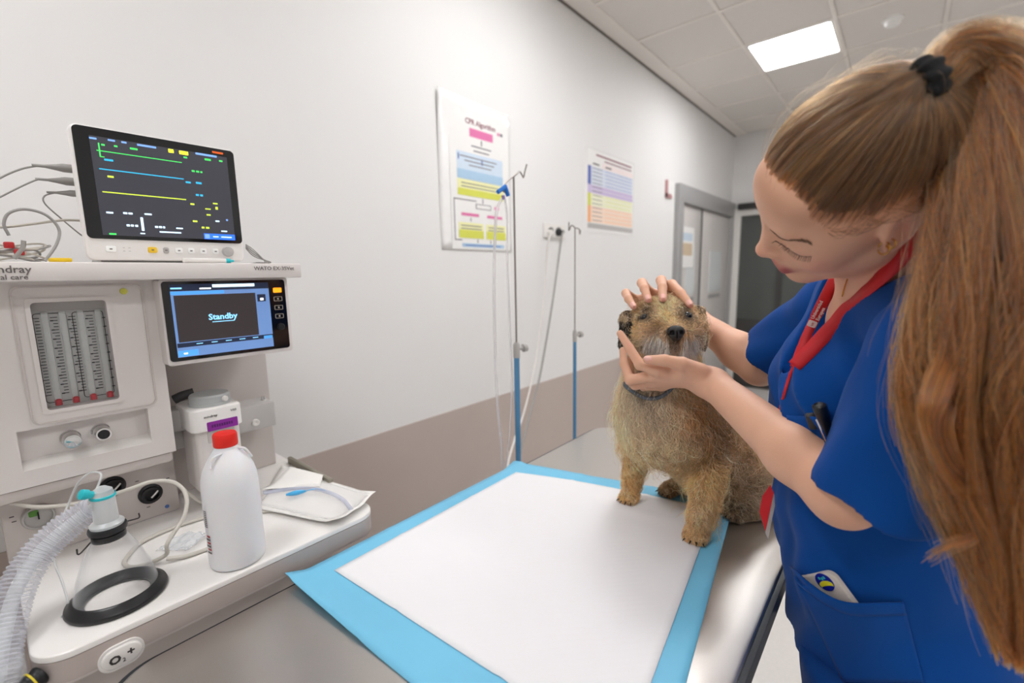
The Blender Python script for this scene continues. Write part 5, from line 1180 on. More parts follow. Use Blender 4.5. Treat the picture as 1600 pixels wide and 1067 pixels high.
# torso core and neck (under the clothes)
B.cap(NB - [0, 0, .06], [.86, -.01, .95], .075, .085, k=.03, scale=(1.35, .9, 1)); B.cap(SL, NB - [0, 0, .05], .05, .05, k=.03); B.cap(SR, NB - [0, 0, .05], .05, .05, k=.03)
B.cap(NB - [0, 0, .03], hw(-.025, 0, -.055), .056, .053, k=.02)
# arms
def limb(S_, E_, W_, r):
    B.cap(S_, E_, r[0], r[1], k=.015); m_ = E_ + (W_ - E_) * .28; B.chain([E_, m_, W_], [r[1], r[2], r[3]], k=.02)
limb(SL, EL, WL, (.05, .0385, .0405, .0275)); limb(SR, ER, WR, (.048, .038, .039, .026))
# left hand, palm up under the chin
def finger(pts, r): B.chain(pts, r, k=.004)
PLM = pd(1066, 584, .866)
Lm = [pd(1030, 579, .868), pd(1022, 587, .886), pd(1022, 596, .902), pd(1034, 602, .915)]
B.cap(WL, PLM, .0265, .022, k=.02)
for m_ in Lm: B.cap(PLM, m_, .018, .0125, k=.014)
B.cap(WL + (PLM - WL) * .3, pd(1070, 575, .845), .024, .015, k=.015)
finger([Lm[0], pd(1000, 570, .882), pd(983, 543, .897), pd(969, 521, .905)], [.0125, .0100, .0088, .0072])
finger([Lm[1], pd(984, 594, .908), pd(975, 568, .925), pd(973, 547, .937)], [.0122, .0098, .0086, .0070])
finger([Lm[2], pd(992, 602, .930), pd(984, 580, .950), pd(984, 561, .960)], [.0118, .0092, .0082, .0068])
finger([Lm[3], pd(1006, 605, .940), pd(998, 592, .962), pd(996, 578, .972)], [.0108, .0082, .0072, .006])
finger([pd(1094, 582, .842), pd(1066, 569, .838), pd(1038, 563, .846), pd(1012, 562, .858)], [.018, .0132, .0108, .0085])
# right hand over the top of the dog's head
PRM = pd(1046, 476, 1.095); Rm = [pd(992, 468, 1.065), pd(1013, 455, 1.07), pd(1040, 452, 1.065), pd(1060, 458, 1.055)]
B.cap(WR, PRM, .0255, .021, k=.02)
for m_ in Rm: B.cap(PRM, m_, .018, .012, k=.014)
finger([Rm[0], pd(978, 458, 1.02), pd(982, 467, .985), pd(990, 479, .965)], [.011, .0096, .0086, .007])
finger([Rm[1], pd(1003, 442, 1.02), pd(1007, 451, .98), pd(1013, 468, .955)], [.0122, .0106, .0094, .0076])
finger([Rm[2], pd(1033, 438, 1.01), pd(1035, 449, .97), pd(1036, 467, .945)], [.0124, .0108, .0096, .0078])
finger([Rm[3], pd(1050, 444, 1.01), pd(1064, 458, .972), pd(1078, 476, .945)], [.0122, .0104, .0092, .0076])
finger([PRM + (WR - PRM) * .4, pd(1092, 500, 1.02), pd(1098, 506, .985)], [.016, .011, .009])
# head
B.ell(hw(-.012, 0, .03), (.098, .075, .086), HB, k=.02); B.ell(hw(.032, 0, -.03), (.058, .056, .080), HB, k=.03)
B.cap(hw(.072, 0, -.098), hw(.066, 0, -.098), .0175, .0175, k=.02)
for s in (1, -1):
    B.cap(hw(.066, s * .010, -.097), hw(.006, s * .047, -.058), .014, .019, k=.025); B.ell(hw(.054, s * .036, -.032), (.026, .024, .030), HB, k=.025)
    B.ell(hw(.036, s * .052, .0), (.03, .016, .03), HB, k=.025)
B.cap(hw(.079, -.034, .022), hw(.079, .034, .022), .0125, .0125, k=.018); B.ell(hw(.06, 0, .05), (.034, .052, .034), HB, k=.02)
for s in (1, -1): B.ell(hw(.091, s * .037, -.002), (.012, .017, .010), HB, k=.014, op='s')
for s in (1, -1): B.ell(hw(.0720, s * .0375, -.003), (.0145, .0175, .0130), HB, k=.006)
B.cap(hw(.088, 0, .008), hw(.103, 0, -.030), .0085, .0098, k=.014); B.ell(hw(.1065, 0, -.033), (.0095, .0105, .0090), HB, k=.008)
for s in (1, -1): B.ell(hw(.094, s * .0125, -.037), (.0105, .0068, .0075), HB, k=.008); B.ell(hw(.098, s * .0065, -.0445), (.004, .003, .0025), HB, k=.003, op='s')
B.ell(hw(.083, 0, -.06), (.016, .027, .022), HB, k=.012)
B.cap(hw(.0945, -.013, -.0645), hw(.0945, .013, -.0645), .0062, .0062, k=.008); B.cap(hw(.092, -.012, -.0735), hw(.092, .012, -.0735), .0070, .0070, k=.006)
B.cap(hw(.1035, -.018, -.0690), hw(.1035, .018, -.0690), .0016, .0016, k=.003, op='s')
# ears
for s in (1, -1):
    tl = .25
    f2, u2 = HB[0] * math.cos(tl) + HB[2] * math.sin(tl), HB[2] * math.cos(tl) - HB[0] * math.sin(tl)
    RE = np.stack([f2, HB[1], u2]); ec = hw(-.012, s * .0765, -.006)
    B.ell(ec, (.0185, .0075, .031), RE, k=.008); B.ell(ec + HB[1] * s * .008 + f2 * .002 - u2 * .001, (.0105, .0075, .0185), RE, k=.004, op='s')
    B.ell(ec + f2 * .014 + HB[1] * s * .002 - u2 * .006, (.0035, .004, .007), RE, k=.004); B.ell(ec - u2 * .027 + f2 * .004, (.008, .0055, .008), RE, k=.006)
Vb, Fb = B.mesh(.0027); Vb = relax(Vb, Fb, 1, .35)
SK = (226, 175, 146)
def on_skull(l):
    f = .088 - 7.5 * l * l; return hw(f, l, float(np.interp(f, [.045, .068, .088, .1], [.027, .044, .072, .086])))
sp_ = [(hw(.06, .045, -.035), (.03, .02, .025), (222, 150, 128), .55), (hw(.06, -.045, -.035), (.03, .02, .025), (222, 150, 128), .5), (hw(.118, 0, -.035), (.012, .012, .012), (226, 152, 132), .6),
       *[(hw(.098 - .25 * abs(l), l, u_), (.0076,) * 3, (168, 78, 82), .95) for l in (-.021, -.014, -.007, 0, .007, .014, .021) for u_ in (-.064, -.0735)], (hw(-.01, .08, -.008), (.02, .01, .03), (216, 142, 120), .6),
       (hw(.075, .033, .004), (.012, .016, .007), (206, 146, 122), .5), (EL, (.05, .05, .05), (220, 158, 130), .5), (WL, (.03, .03, .03), (230, 174, 148), .4)]
for c in (pd(1010, 561, .848), pd(989, 536, .885), pd(1013, 469, .948), pd(1036, 468, .938), pd(990, 479, .958), pd(1080, 477, .938)): sp_.append((c, (.0085, .0085, .0085), (240, 170, 158), .75))
for l in np.linspace(-.06, .068, 12): sp_.append((on_skull(l), (.014,) * 3, (196, 146, 118), .55))
for q in range(14):
    c = EL + (WL - EL) * rng.uniform(.05, .7); sp_.append((c + nrm(np.array([-.8, -.2, .3]) + rng.normal(0, .3, 3)) * .039, (.0022,) * 3, (150, 96, 70), .7))
M_skin = vcol_mat('skin', rough=.48, sss=.12, bump=.12, bscale=450, spec=.4)
me = np_mesh('body', Vb, Fb); paint(me, patches(Vb, SK, sp_)); body = from_me('body', me, M_skin, person, angle=180)
bvB = bvh_of(Vb, Fb)
def on_head(p, off=.0006):
    """nearest point on the skin lifted by off"""
    q, n, _, _ = bvB.find_nearest(Vector(p)); return np.array(q + n * off)
# nails
M_nail = mat('nail', (244, 190, 178), rough=.25, spec=.6)
def nail(c, ax_, out, w=.0052, l=.0065):
    ax_, out = nrm(ax_), nrm(out); sd = np.cross(out, ax_); bm = bmesh.new(); g = []
    for i in range(6):
        row = []
        for j in range(5):
            a = (j / 4 - .5) * 2; t = i / 5
            ww = w * (1 - .35 * max(0, t - .6) / .4); p = c + ax_ * (t - .5) * 2 * l + sd * ww * math.sin(a * 1.0) * 1.1 + out * w * (math.cos(a) - 1) * .9; row.append(bm.verts.new(p))
        g.append(row)
    for i in range(5):
        for j in range(4): bm.faces.new((g[i][j], g[i + 1][j], g[i + 1][j + 1], g[i][j + 1]))
    return from_bm('nail', bm, M_nail, person, angle=180)
tocam = lambda p: nrm(np.array([0, 0, CAMH]) - p)
for tip, prev, r, tilt in ((pd(1012, 562, .858), pd(1038, 563, .846), .0085, np.array([0, 0, .5])), (pd(1013, 468, .955), pd(1007, 451, .98), .0076, np.array([0, 0, .4])), (pd(1036, 467, .945), pd(1035, 449, .97), .0078, np.array([0, 0, .4])),
                           (pd(990, 479, .965), pd(982, 467, .985), .007, np.array([0, 0, .4])), (pd(1078, 476, .945), pd(1064, 458, .972), .0076, np.array([0, 0, .4]))):
    a = nrm(tip - prev); o_ = tocam(tip) + tilt; o_ = nrm(o_ - a * (o_ @ a)); nail(tip - a * .001 + o_ * (r + .0006), a, o_)
# brows and lashes
M_hair = hair_mat('hair_strands', rough=.42, spec=.5)
st = []; cc_ = []
for s in (1, -1):
    for k in range(260):
        t = rng.random(); l = .017 + .043 * t; b0 = on_head(hw(.1 - .03 * t, s * l, .0135 + .005 * math.sin(t * 2.6) - .003 * t + rng.normal(0, .0012)), .0004)
        d_ = HB[1] * s * .8 + HB[2] * (.35 - .55 * t) + HB[0] * .05; st.append([b0, on_head(b0 + d_ * .004, .0008), on_head(b0 + d_ * .008, .001)])
strands('eyebrows', np.array(st), np.array([.00022, .0002, .0001]), np.tile(L3((122, 86, 62)), (len(st), 1)), M_hair, person)
st = []
for s in (1, -1):
    for k in range(24):
        t = k / 23; l = .024 + .031 * t; b0 = on_head(hw(.1 - .035 * t, s * l, -.0145 + .004 * (2 * t - 1) ** 2), .0003)
        d_ = HB[0] * .8 - HB[2] * .42 + HB[1] * s * (.15 + (t - .3) * 1.1); st.append([b0, b0 + d_ * .0035, b0 + d_ * .006 + HB[2] * .0008])
strands('eyelashes', np.array(st), np.array([.0003, .00024, .0001]), np.tile(L3((22, 15, 12)), (len(st), 1)), M_hair, person)
st = []
for s in (1, -1):
    pts_ = [on_head(hw(.1 - .035 * t, s * (.023 + .032 * t), -.0148 + .0042 * (2 * t - 1) ** 2), .0003) for t in np.linspace(0, 1, 9)]
    st.append(pts_)
strands('lid_line', np.array(st), np.full(9, .0004), np.tile(L3((78, 48, 38)), (2, 1)), M_hair, person)
# gold earrings and fine necklace
M_gold = mat('gold', (214, 160, 70), rough=.18, metal=1.0)
ec = hw(-.008, .078, -.034)
for k, (px, py, rr) in enumerate(((1382, 388, .0068), (1393, 383, .0052))):
    h_ = bvB.ray_cast(Vector((0, 0, CAMH)), Vector(ray(px, py - 8)).normalized()); c = np.array(h_[0]) if h_[0] else ec
    c = c - DU * rr * .8; d1 = tocam(c); a1 = nrm(np.cross(d1, DU)); n1 = nrm(d1 + a1 * .9); a2 = np.cross(n1, DU); a2 = nrm(a2)
    tube('earring', [Vector(c + (a2 * math.cos(t) + np.cross(a2, n1) * math.sin(t)) * rr) for t in np.linspace(.2, 6.1, 16)], .0009, M_gold, person, n=8, sm=2)

nk_ = [bvB.ray_cast(Vector((0, 0, CAMH)), Vector(ray(x, y)).normalized())[0] for x, y in ((1324, 436), (1321, 445), (1318, 455), (1316, 463))]
if all(nk_): tube('necklace', [p + (Vector((0, 0, CAMH)) - p).normalized() * .001 for p in nk_], .0009, M_gold, person, n=6, sm=4)

# ---------------------------------------------------------------- scrubs
def cloth_mat(name, rgb):
    M = mat(name, rgb, rough=.85, var=.06, scale=12, bump=.25, bscale=1400, spec=.15); M.node_tree.nodes['Principled BSDF'].inputs['Sheen Weight'].default_value = .06; return M
M_scrub = cloth_mat('scrub_blue', (5, 68, 142)); M_scrub2 = cloth_mat('scrub_blue_trousers', (10, 62, 128))
sd_ = nrm(np.array([.275, .115, 0])); fr_ = np.array([-sd_[1], sd_[0], 0]); RT = np.stack([sd_, fr_, DU])
sd2 = nrm(np.array([1, .12, 0])); fr2 = np.array([-sd2[1], sd2[0], 0]); RP = np.stack([sd2, fr2, DU])
CH = np.array([.868, .020, 1.24]); PV = np.array([.895, -.012, .80])
T_ = Sdf()
T_.cap(CH, PV, .140, .152, k=.04, scale=(1, .80, 1), R=RT); T_.ell(PV - fr2 * .075 + DU * .02, (.145, .10, .14), RP, k=.05); T_.ell(CH - fr_ * .06 + DU * .03, (.13, .07, .11), RT, k=.05)
T_.cap(CH + fr_ * .065 + sd_ * .06 - DU * .03, CH + fr_ * .045 + sd_ * .06 - DU * .30, .060, .05, k=.06); T_.cap(CH + fr_ * .065 - sd_ * .06 - DU * .03, CH + fr_ * .045 - sd_ * .06 - DU * .30, .060, .05, k=.06)
T_.cap(SL + DU * .005, NB - DU * .005, .062, .062, k=.04); T_.cap(SR + DU * .005, NB - DU * .005, .06, .062, k=.04); T_.cap(CH + DU * .03, NB - DU * .03, .13, .07, k=.04, scale=(1, .75, 1), R=RT)
T_.cap(NB + fr_ * .01 - DU * .02, NB + (hw(-.02, 0, -.06) - NB) * 1.2, .064, .066, k=.006, op='s')
vt = NB + fr_ * .075 - DU * .03
T_.chain([NB + fr_ * .02 + DU * .02, vt, CH + fr_ * .125 - DU * .015], [.06, .046, .004], k=.008, op='s')
T_.half([0, 0, .775], [0, 0, -1], k=.004)
def tdisp(P):
    x = (P - CH) @ sd_; z = P[..., 2]; y = (P - CH) @ fr_
    d = .0030 * np.sin(70 * x + 22 * z + 3 * np.sin(9 * z)) * np.clip((1.18 - z) / .2, 0, 1)          # vertical drape lower down
    d += .0115 * (np.abs(np.sin(54 * (z * .75 - x * 1.0) + 1.2 * np.sin(12 * x))) - .5) * np.exp(-((z - 1.2) / .08) ** 2) * np.clip((.12 - x) / .2, 0, 1)   # drag lines from the armpit to the neck
    d += .0035 * np.sin(48 * (z + .5 * x)) * np.exp(-((z - 1.0) / .06) ** 2) * np.clip((y + .05) / .15, 0, 1)
    return d * 1.35
Vt, Ft = T_.mesh(.0048, tdisp, .018); Vt = relax(Vt, Ft, 1, .5)
top = from_me('scrub_top', np_mesh('scrub_top', Vt, Ft), M_scrub, person, angle=180)
def sleeve(S_, H, r0, r1, n_hem, seed, amp=1.0):
    s = Sdf(); ax_ = nrm(H - S_); Ln = np.linalg.norm(H - S_)
    s.cap(S_, H + ax_ * .05, r0, r1 + (r1 - r0) * .05 / Ln, k=.02); s.ell(S_ + np.array([0, 0, -.005]), (r0 * 1.02,) * 3, k=.02)
    s.half(H, n_hem, k=.003); s.cap(H - ax_ * .07, H + ax_ * .12, r1 - .026, r1 - .010, k=.003, op='s')
    p1 = nrm(np.cross(ax_, DU + .01)); p2 = np.cross(ax_, p1)
    def dsp(P):
        a = (P - S_) @ ax_; t = np.arctan2((P - S_) @ p1, (P - S_) @ p2)
        return amp * (.0035 * np.sin(5 * t + 24 * a + seed) * np.clip(a / .12, .2, 1) + .002 * np.sin(48 * a + 2 * np.sin(2 * t + seed)) * np.exp(-((a - .05) / .05) ** 2))
    V, F = s.mesh(.0042, dsp, .01); V = relax(V, F, 1, .5); return from_me('sleeve', np_mesh('sleeve', V, F), M_scrub, top, angle=180), V, F
HL_ = pd(1392, 762, .560)
slL, VsL, FsL = sleeve(SL + np.array([.012, -.005, -.005]), HL_, .074, .082, nrm(nrm(HL_ - SL) - .22 * tocam(HL_)), .6)
slR, VsR, FsR = sleeve(SR + np.array([-.0, -.0, -.01]), SR + (ER - SR) * .80, .072, .066, nrm(ER - SR), 2.1)
# trousers and shoes (below the frame)
Q = Sdf(); 
for s in (-1, 1):
    hp = PV + sd2 * s * .085; ft = np.array([.875 + s * .10, -.03, .09]); Q.cap(hp - DU * .0, ft + DU * .38, .10, .07, k=.03); Q.cap(ft + DU * .38, ft + DU * .02, .07, .06, k=.02)
Q.ell(PV - DU * .02, (.15, .10, .10), RP, k=.04); Q.half([0, 0, .06], [0, 0, -1]); Q.half([0, 0, .80], [0, 0, 1])
Vq, Fq = Q.mesh(.010); from_me('trousers', np_mesh('trousers', Vq, Fq), M_scrub2, person, angle=180)
M_shoe = mat('shoe_white', (222, 220, 216), rough=.5)
for s in (-1, 1):
    ft = np.array([.875 + s * .10, -.03, 0]); Z_ = Sdf(); Z_.cap(ft + [0, -.05, .045], ft + [0, .10, .035], .042, .036, k=.02); Z_.cap(ft + [0, -.02, .06], ft + [0, -.02, .10], .04, .04, k=.02); Z_.half([0, 0, 0], [0, 0, -1], k=.002)
    Vz, Fz = Z_.mesh(.006); from_me('shoe', np_mesh('shoe', Vz, Fz), M_shoe, person, angle=180)
# combined cloth surface for things lying on it
def merge(*vf):
    V, F, n = [], [], 0
    for v, f in vf: V.append(v); F.append(f + n); n += len(v)
    return np.concatenate(V), np.concatenate(F)
bvC = bvh_of(*merge((Vt, Ft))); bvCS = bvh_of(*merge((Vt, Ft), (VsL, FsL), (VsR, FsR), (Vb, Fb)))
def surf(px, py, off, bv=None, fallback=.62):
    h_ = cam_hit(bv or bvC, px, py, 0)
    if h_ is None:
        q, n_, _, _ = (bv or bvC).find_nearest(Vector(pd(px, py, fallback))); return q + n_ * off
    return h_[0] + (Vector((0, 0, CAMH)) - h_[0]).normalized() * off
def patch(name, quad, nu, nv, off, M, par, th=.0015, bv=None):
    a, b, c, d = [np.array(q, float) for q in quad]; vs_ = []
    for i in range(nu + 1):
        for j in range(nv + 1):
            u_, v_ = i / nu, j / nv; p = (a * (1 - u_) + b * u_) * (1 - v_) + (d * (1 - u_) + c * u_) * v_
            vs_.append(surf(p[0], p[1], off(u_, v_) if callable(off) else off, bv))
    o = pydata(name, vs_, [(i * (nv + 1) + j, (i + 1) * (nv + 1) + j, (i + 1) * (nv + 1) + j + 1, i * (nv + 1) + j + 1) for i in range(nu) for j in range(nv)], M, par, angle=180)
    md = o.modifiers.new('thick', 'SOLIDIFY'); md.thickness = th; md.offset = 1; return o
patch('chest_pocket', ((1222, 648), (1322, 655), (1312, 715), (1226, 722)), 14, 10, lambda u_, v_: .0035 + .004 * math.sin(math.pi * u_) * (1 - v_), M_scrub, top)
def ptop(u_): return (1233 + 179 * u_, 884 + 60 * math.sin(min(1, u_ * 1.75) * math.pi / 2) - 6 * max(0, u_ - .6))
def pocket_grid(name, v0, v1, nu, nv, lift, M, par, th):
    vs_ = []
    for i in range(nu + 1):
        for j in range(nv + 1):
            u_, v_ = i / nu, v0 + (v1 - v0) * j / nv; t_ = ptop(u_); bx = 1316 + 128 * u_; x = t_[0] + (bx - t_[0]) * v_; y = t_[1] + (1066 - t_[1]) * v_
            vs_.append(surf(x, y, lift + .027 * min(1, max(0, (.95 - u_) / .4)) * (1 - v_) ** .8))
    A_ = np.array([list(v) for v in vs_]).reshape(nu + 1, nv + 1, 3)
    for _ in range(6):
        if nv > 4: A_[1:-1, 1:-1] = (A_[:-2, 1:-1] + A_[2:, 1:-1] + A_[1:-1, :-2] + A_[1:-1, 2:]) / 4
        else: A_[1:-1] = (A_[:-2] + A_[2:] + 2 * A_[1:-1]) / 4
    vs_ = A_.reshape(-1, 3)
    o = pydata(name, vs_, [(i * (nv + 1) + j, (i + 1) * (nv + 1) + j, (i + 1) * (nv + 1) + j + 1, i * (nv + 1) + j + 1) for i in range(nu) for j in range(nv)], M, par, angle=180)
    md = o.modifiers.new('thick', 'SOLIDIFY'); md.thickness = th; md.offset = 1
pocket_grid('hip_pocket', 0, 1, 26, 18, .004, M_scrub, top, .0015)
pocket_grid('hip_pocket_hem', .0, .16, 26, 4, .0055, M_scrub, top, .002)
# ---- lanyard
M_lan = mat('lanyard_red', (200, 24, 34), rough=.55, bump=.2, bscale=1500); M_lanw = mat('lanyard_white', (240, 230, 230), rough=.55)
def ribbon(name, path, w, M, par, off=.004, n=6, bv=None):
    P = [np.array(surf(q[0], q[1], off, bv or bvCS)) if len(q) == 2 else pd(*q) for q in path]; P = [np.array(p) for p in spline(P, n)]
    for _ in range(3): P = [P[0]] + [(P[i - 1] + 2 * P[i] + P[i + 1]) / 4 for i in range(1, len(P) - 1)] + [P[-1]]
    vs_ = []
    for i, p in enumerate(P):
        d_ = nrm(P[min(i + 1, len(P) - 1)] - P[max(i - 1, 0)]); q, nn, _, _ = bvC.find_nearest(Vector(p)); nn = np.array(nn) * .5 + tocam(p) * .7; sd3 = nrm(np.cross(d_, nn))
        ww = w(i / (len(P) - 1)) if callable(w) else w; vs_ += [p - sd3 * ww, p, p + sd3 * ww]
    o = pydata(name, vs_, [(3 * i + j, 3 * i + 3 + j, 3 * i + 4 + j, 3 * i + 1 + j) for i in range(len(P) - 1) for j in (0, 1)], M, par, angle=180)
    md = o.modifiers.new('thick', 'SOLIDIFY'); md.thickness = .0012; md.offset = 0; return o, P
lan = thing('lanyard', Vector(surf(1240, 572, .004)), 'red lanyard with white lettering round the neck of the woman in scrubs', 'lanyard')
DST = float((RW.T @ (np.array(surf(1240, 573, .007)) - np.array([0, 0, CAMH])))[2])
ribbon('near_strap', [(1448, 352), (1420, 382), (1385, 422), (1345, 463), (1305, 505), (1268, 545), (1241, 572)], lambda t: .0135 - .004 * t, M_lan, lan, off=.011)
fs_, fp_ = ribbon('far_strap', [(1310, 428, DST + .015), (1300, 446, DST + .012), (1284, 476, DST + .008), (1268, 508, DST + .004), (1252, 543, DST), (1240, 573, DST)], lambda t: .0095 - .004 * t, M_lan, lan, off=.005)
ribbon('hanging_strap', [(1241, 570), (1233, 590), (1224, 620), (1216, 650), (1208, 700)], lambda t: .0026 - .0012 * t, M_lan, lan, off=.006, bv=bvC)
ribbon('pocket_strap', [(1232, 664), (1247, 678), (1262, 690)], .003, M_lan, lan, off=.010, bv=bvC)
# lettering along the far strap
i0 = len(fp_) // 3; pA, pB = Vector(fp_[int(len(fp_) * .55)]), Vector(fp_[int(len(fp_) * .14)]); ua = (pB - pA).normalized(); nn = Vector(tocam(np.array(pA))); va = nn.cross(ua).normalized()
o_ = pA + nn * .0045
text('lettering', 'Universidad', .0066, o_ + va * .0008 + ua * .004, ua, va, M_lanw, lan, bold=.0001); text('lettering', 'Europea', .0066, o_ - va * .0058 + ua * .004, ua, va, M_lanw, lan, bold=.0001)
prism('logo', rrect(0, 0, .0105, .0115, .002), o_ - ua * .004, ua, va, .0004, M_lanw, lan)
text('logo_mark', 'ue', .0062, o_ - ua * .0074 - va * .002 + nn * .0006, ua, va, M_lan, lan)
# badge holder hanging past the table edge
bp = [ad(1199, 760, .70), ad(1206, 775, .70), ad(1205, 838, .70), ad(1192, 822, .705), ad(1190, 790, .705)]
bd = thing('badge_holder', ad(1198, 838, .70), 'red badge in a clear holder hanging between the dog and the blue scrubs', 'badge')
M_bclear = mat('badge_clear', (214, 206, 204), rough=.1, trans=.5)
def slab(name, P, t_, M, par):
    P = [Vector(p) for p in P]; n_ = (P[1] - P[0]).cross(P[-1] - P[0]).normalized() * t_; k = len(P)
    return pydata(name, P + [p + n_ for p in P], [tuple(range(k)), tuple(range(2 * k - 1, k - 1, -1))] + [(i, (i + 1) % k, k + (i + 1) % k, k + i) for i in range(k)], M, par, smooth=False)
slab('card', [ad(1204, 758, .70), ad(1209, 770, .70), ad(1196, 830, .70), ad(1187, 800, .703), ad(1192, 775, .703)], .0015, M_lan, bd)
slab('holder', [ad(1210, 772, .699), ad(1211, 790, .699), ad(1200, 842, .699), ad(1196, 832, .70)], .002, M_bclear, bd)
# ---- pen torch in the chest pocket
pt = surf(1288, 650, .010); pe = thing('pen_torch', pt, 'black pen torch and silver pen clip sticking out of the chest pocket', 'pen')
a, b = surf(1284, 646, .014), surf(1298, 690, .008)
lathe('barrel', b, a - b, [(.0075, 0), (.0078, (a - b).length), (.0085, (a - b).length + .001), (.0085, (a - b).length + .012), (.006, (a - b).length + .014), (.004, (a - b).length + .012), (0, (a - b).length + .012)], M_blackm, pe, n=20)
tube('clip', [surf(1276, 655, .022), surf(1284, 672, .022), surf(1293, 692, .02)], .0016, M_chrome, pe, n=8)
lathe('second_cap', surf(1272, 668, .008), a - b, [(.006, 0), (.006, .02), (.004, .022), (0, .022)], M_dark, pe, n=16)
# ---- phone in the hip pocket
M_phone = mat('phone_case', (206, 196, 188), rough=.35); M_stb = mat('sticker_blue', (16, 32, 150), rough=.4); M_sty = mat('sticker_yellow', (236, 226, 50), rough=.4); M_stt = mat('sticker_teal', (60, 180, 190), rough=.4)
pc_ = surf(1290, 918, .004)
q0, q1, q2 = surf(1243, 899, .006), surf(1302, 889, .006), surf(1330, 945, .006)
ph = thing('phone', pc_, 'pale phone with a round blue sticker in the hip pocket of the scrubs', 'phone')
ua = (q1 - q0).normalized(); dn_ = q2 - q1; va = -(dn_ - ua * dn_.dot(ua)).normalized(); Wp = min(.068, (q1 - q0).length)
nz = ua.cross(va)
prism('case', [(p[0], p[1]) for p in rrect(Wp / 2 + .003, -.029, Wp - .004, .058, .011)], q0, ua, va, .008, M_phone, ph, bev=.0025)
dd = (RW.T @ (np.array(q0 + ua * Wp * .7 - va * .015 + nz * .008) - np.array([0, 0, CAMH])))[2]; q0 = q0 + nz * .008
sc_ = q0 + ua * ((ad(1288, 910, dd) - q0).dot(ua)) + va * ((ad(1288, 910, dd) - q0).dot(va)); 
s_ = prism('sticker', [(.0125 * math.cos(t), .0125 * math.sin(t)) for t in np.linspace(0, 2 * math.pi, 33)[:-1]], sc_, ua, va, .0006, M_stb, ph)
arc = [(.0105 * math.cos(t), .0105 * math.sin(t) - .0005) for t in np.linspace(math.pi * 1.05, math.pi * 2.0, 12)]; arc = [(x, -.55 * y - .004) for x, y in arc]; arc2 = [(x * .9, y * .35 - .0055) for x, y in reversed(arc)]
prism('sticker_banana', arc + arc2, sc_ + nz * .0006, ua, va, .0004, M_sty, s_)
for k in range(3): prism('sticker_print', rrect(-.004 + .004 * k, .006 - .001 * (k % 2), .003, .004, .001, 3), sc_ + nz * .0006, ua, va, .0004, M_stt, s_)
lathe('camera_ring', q0 + ua * .012 - va * .018, nz, [(.009, 0), (.009, .0015), (.0075, .0015), (.0075, .0008), (0, .0008)], M_greyp, ph, n=24)
# ================================================================ HER HAIR
cr_c = np.array([-.012, 0, .03]); cr_r = np.array([.098, .075, .086]) + .006
def hairline(f): return np.interp(f, [-.13, -.06, -.038, -.032, -.026, -.005, .02, .045, .068, .088, .1], [-.075, -.062, -.045, .0, .030, .032, .024, .027, .044, .072, .086])
_q = bvB.ray_cast(Vector((0, 0, CAMH)), Vector(ray(1428, 142)).normalized())[0]
gb = (np.array(_q) - HC) @ HB.T; gb = cr_c + nrm((gb - cr_c) / cr_r) * cr_r           # where the ponytail is tied, head space
C_DK, C_MD, C_LT, C_GD = L3((34, 22, 14)), L3((70, 46, 28)), L3((116, 82, 50)), L3((130, 84, 40))
def hcol(n, gold=.3):
    t = rng.random(n)[:, None]; c = np.where(t < .35, C_DK + (C_MD - C_DK) * rng.random((n, 1)), np.where(t < .8, C_MD + (C_LT - C_MD) * rng.random((n, 1)) * .6, C_LT + (C_GD - C_LT) * rng.random((n, 1)))); return c * rng.uniform(.8, 1.15, (n, 1))
# scalp under the strands
H_ = Sdf(); H_.ell(hw(*cr_c), cr_r - .002, HB, k=.01)
H_.cap(hw(-.06, .035, -.03), hw(-.06, -.035, -.03), .045, .045, k=.03)
Vh, Fh = H_.mesh(.004); loc = (Vh - HC) @ HB.T
keep = (loc[:, 2] > hairline(loc[:, 0]) + .020); Fh = Fh[keep[Fh].all(1)]
M_hair2 = bpy.data.materials.new('hair_glossy'); M_hair2.use_nodes = True; _n = M_hair2.node_tree; _n.nodes.remove(_n.nodes['Principled BSDF'])
_h = _n.nodes.new('ShaderNodeBsdfHairPrincipled'); _h.model = 'CHIANG'; _h.parametrization = 'COLOR'; _h.inputs['Roughness'].default_value = .32; _h.inputs['Radial Roughness'].default_value = .45; _h.inputs['Coat'].default_value = .15
_a = _n.nodes.new('ShaderNodeAttribute'); _a.attribute_name = 'col'; _t = _n.nodes.new('ShaderNodeTexNoise'); _t.inputs['Scale'].default_value = 70
_m = _n.nodes.new('ShaderNodeMapRange'); _m.inputs['To Min'].default_value = .8; _m.inputs['To Max'].default_value = 1.2; _v = _n.nodes.new('ShaderNodeVectorMath'); _v.operation = 'SCALE'
_n.links.new(_t.outputs['Fac'], _m.inputs['Value']); _n.links.new(_a.outputs['Color'], _v.inputs[0]); _n.links.new(_m.outputs['Result'], _v.inputs['Scale']); _n.links.new(_v.outputs['Vector'], _h.inputs['Color']); _n.links.new(_h.outputs['BSDF'], _n.nodes['Material Output'].inputs['Surface'])
M_scalp = mat('hair_under_layer', (96, 68, 44), rough=.6, bump=.3, bscale=300)
hair = from_me('hair', np_mesh('hair', Vh, Fh), M_scalp, person, angle=180)
def cran(dirs):      # unit directions (head space, in ellipsoid-normalised space) -> surface
    return cr_c + dirs * cr_r
NS, KS = 9000, 16
roots = []
while len(roots) < NS:
    v = rng.normal(size=(4000, 3)); v = nrm(v); p = cran(v); hl_ = hairline(p[:, 0]); ok = p[:, 2] > hl_ + rng.normal(.001, .0035, len(p))
    near = np.abs(p[:, 2] - hl_) < .012; ok &= near | (rng.random(len(v)) < .45); roots += list(v[ok])
roots = np.array(roots[:NS]); b_ = nrm((gb - cr_c) / cr_r)
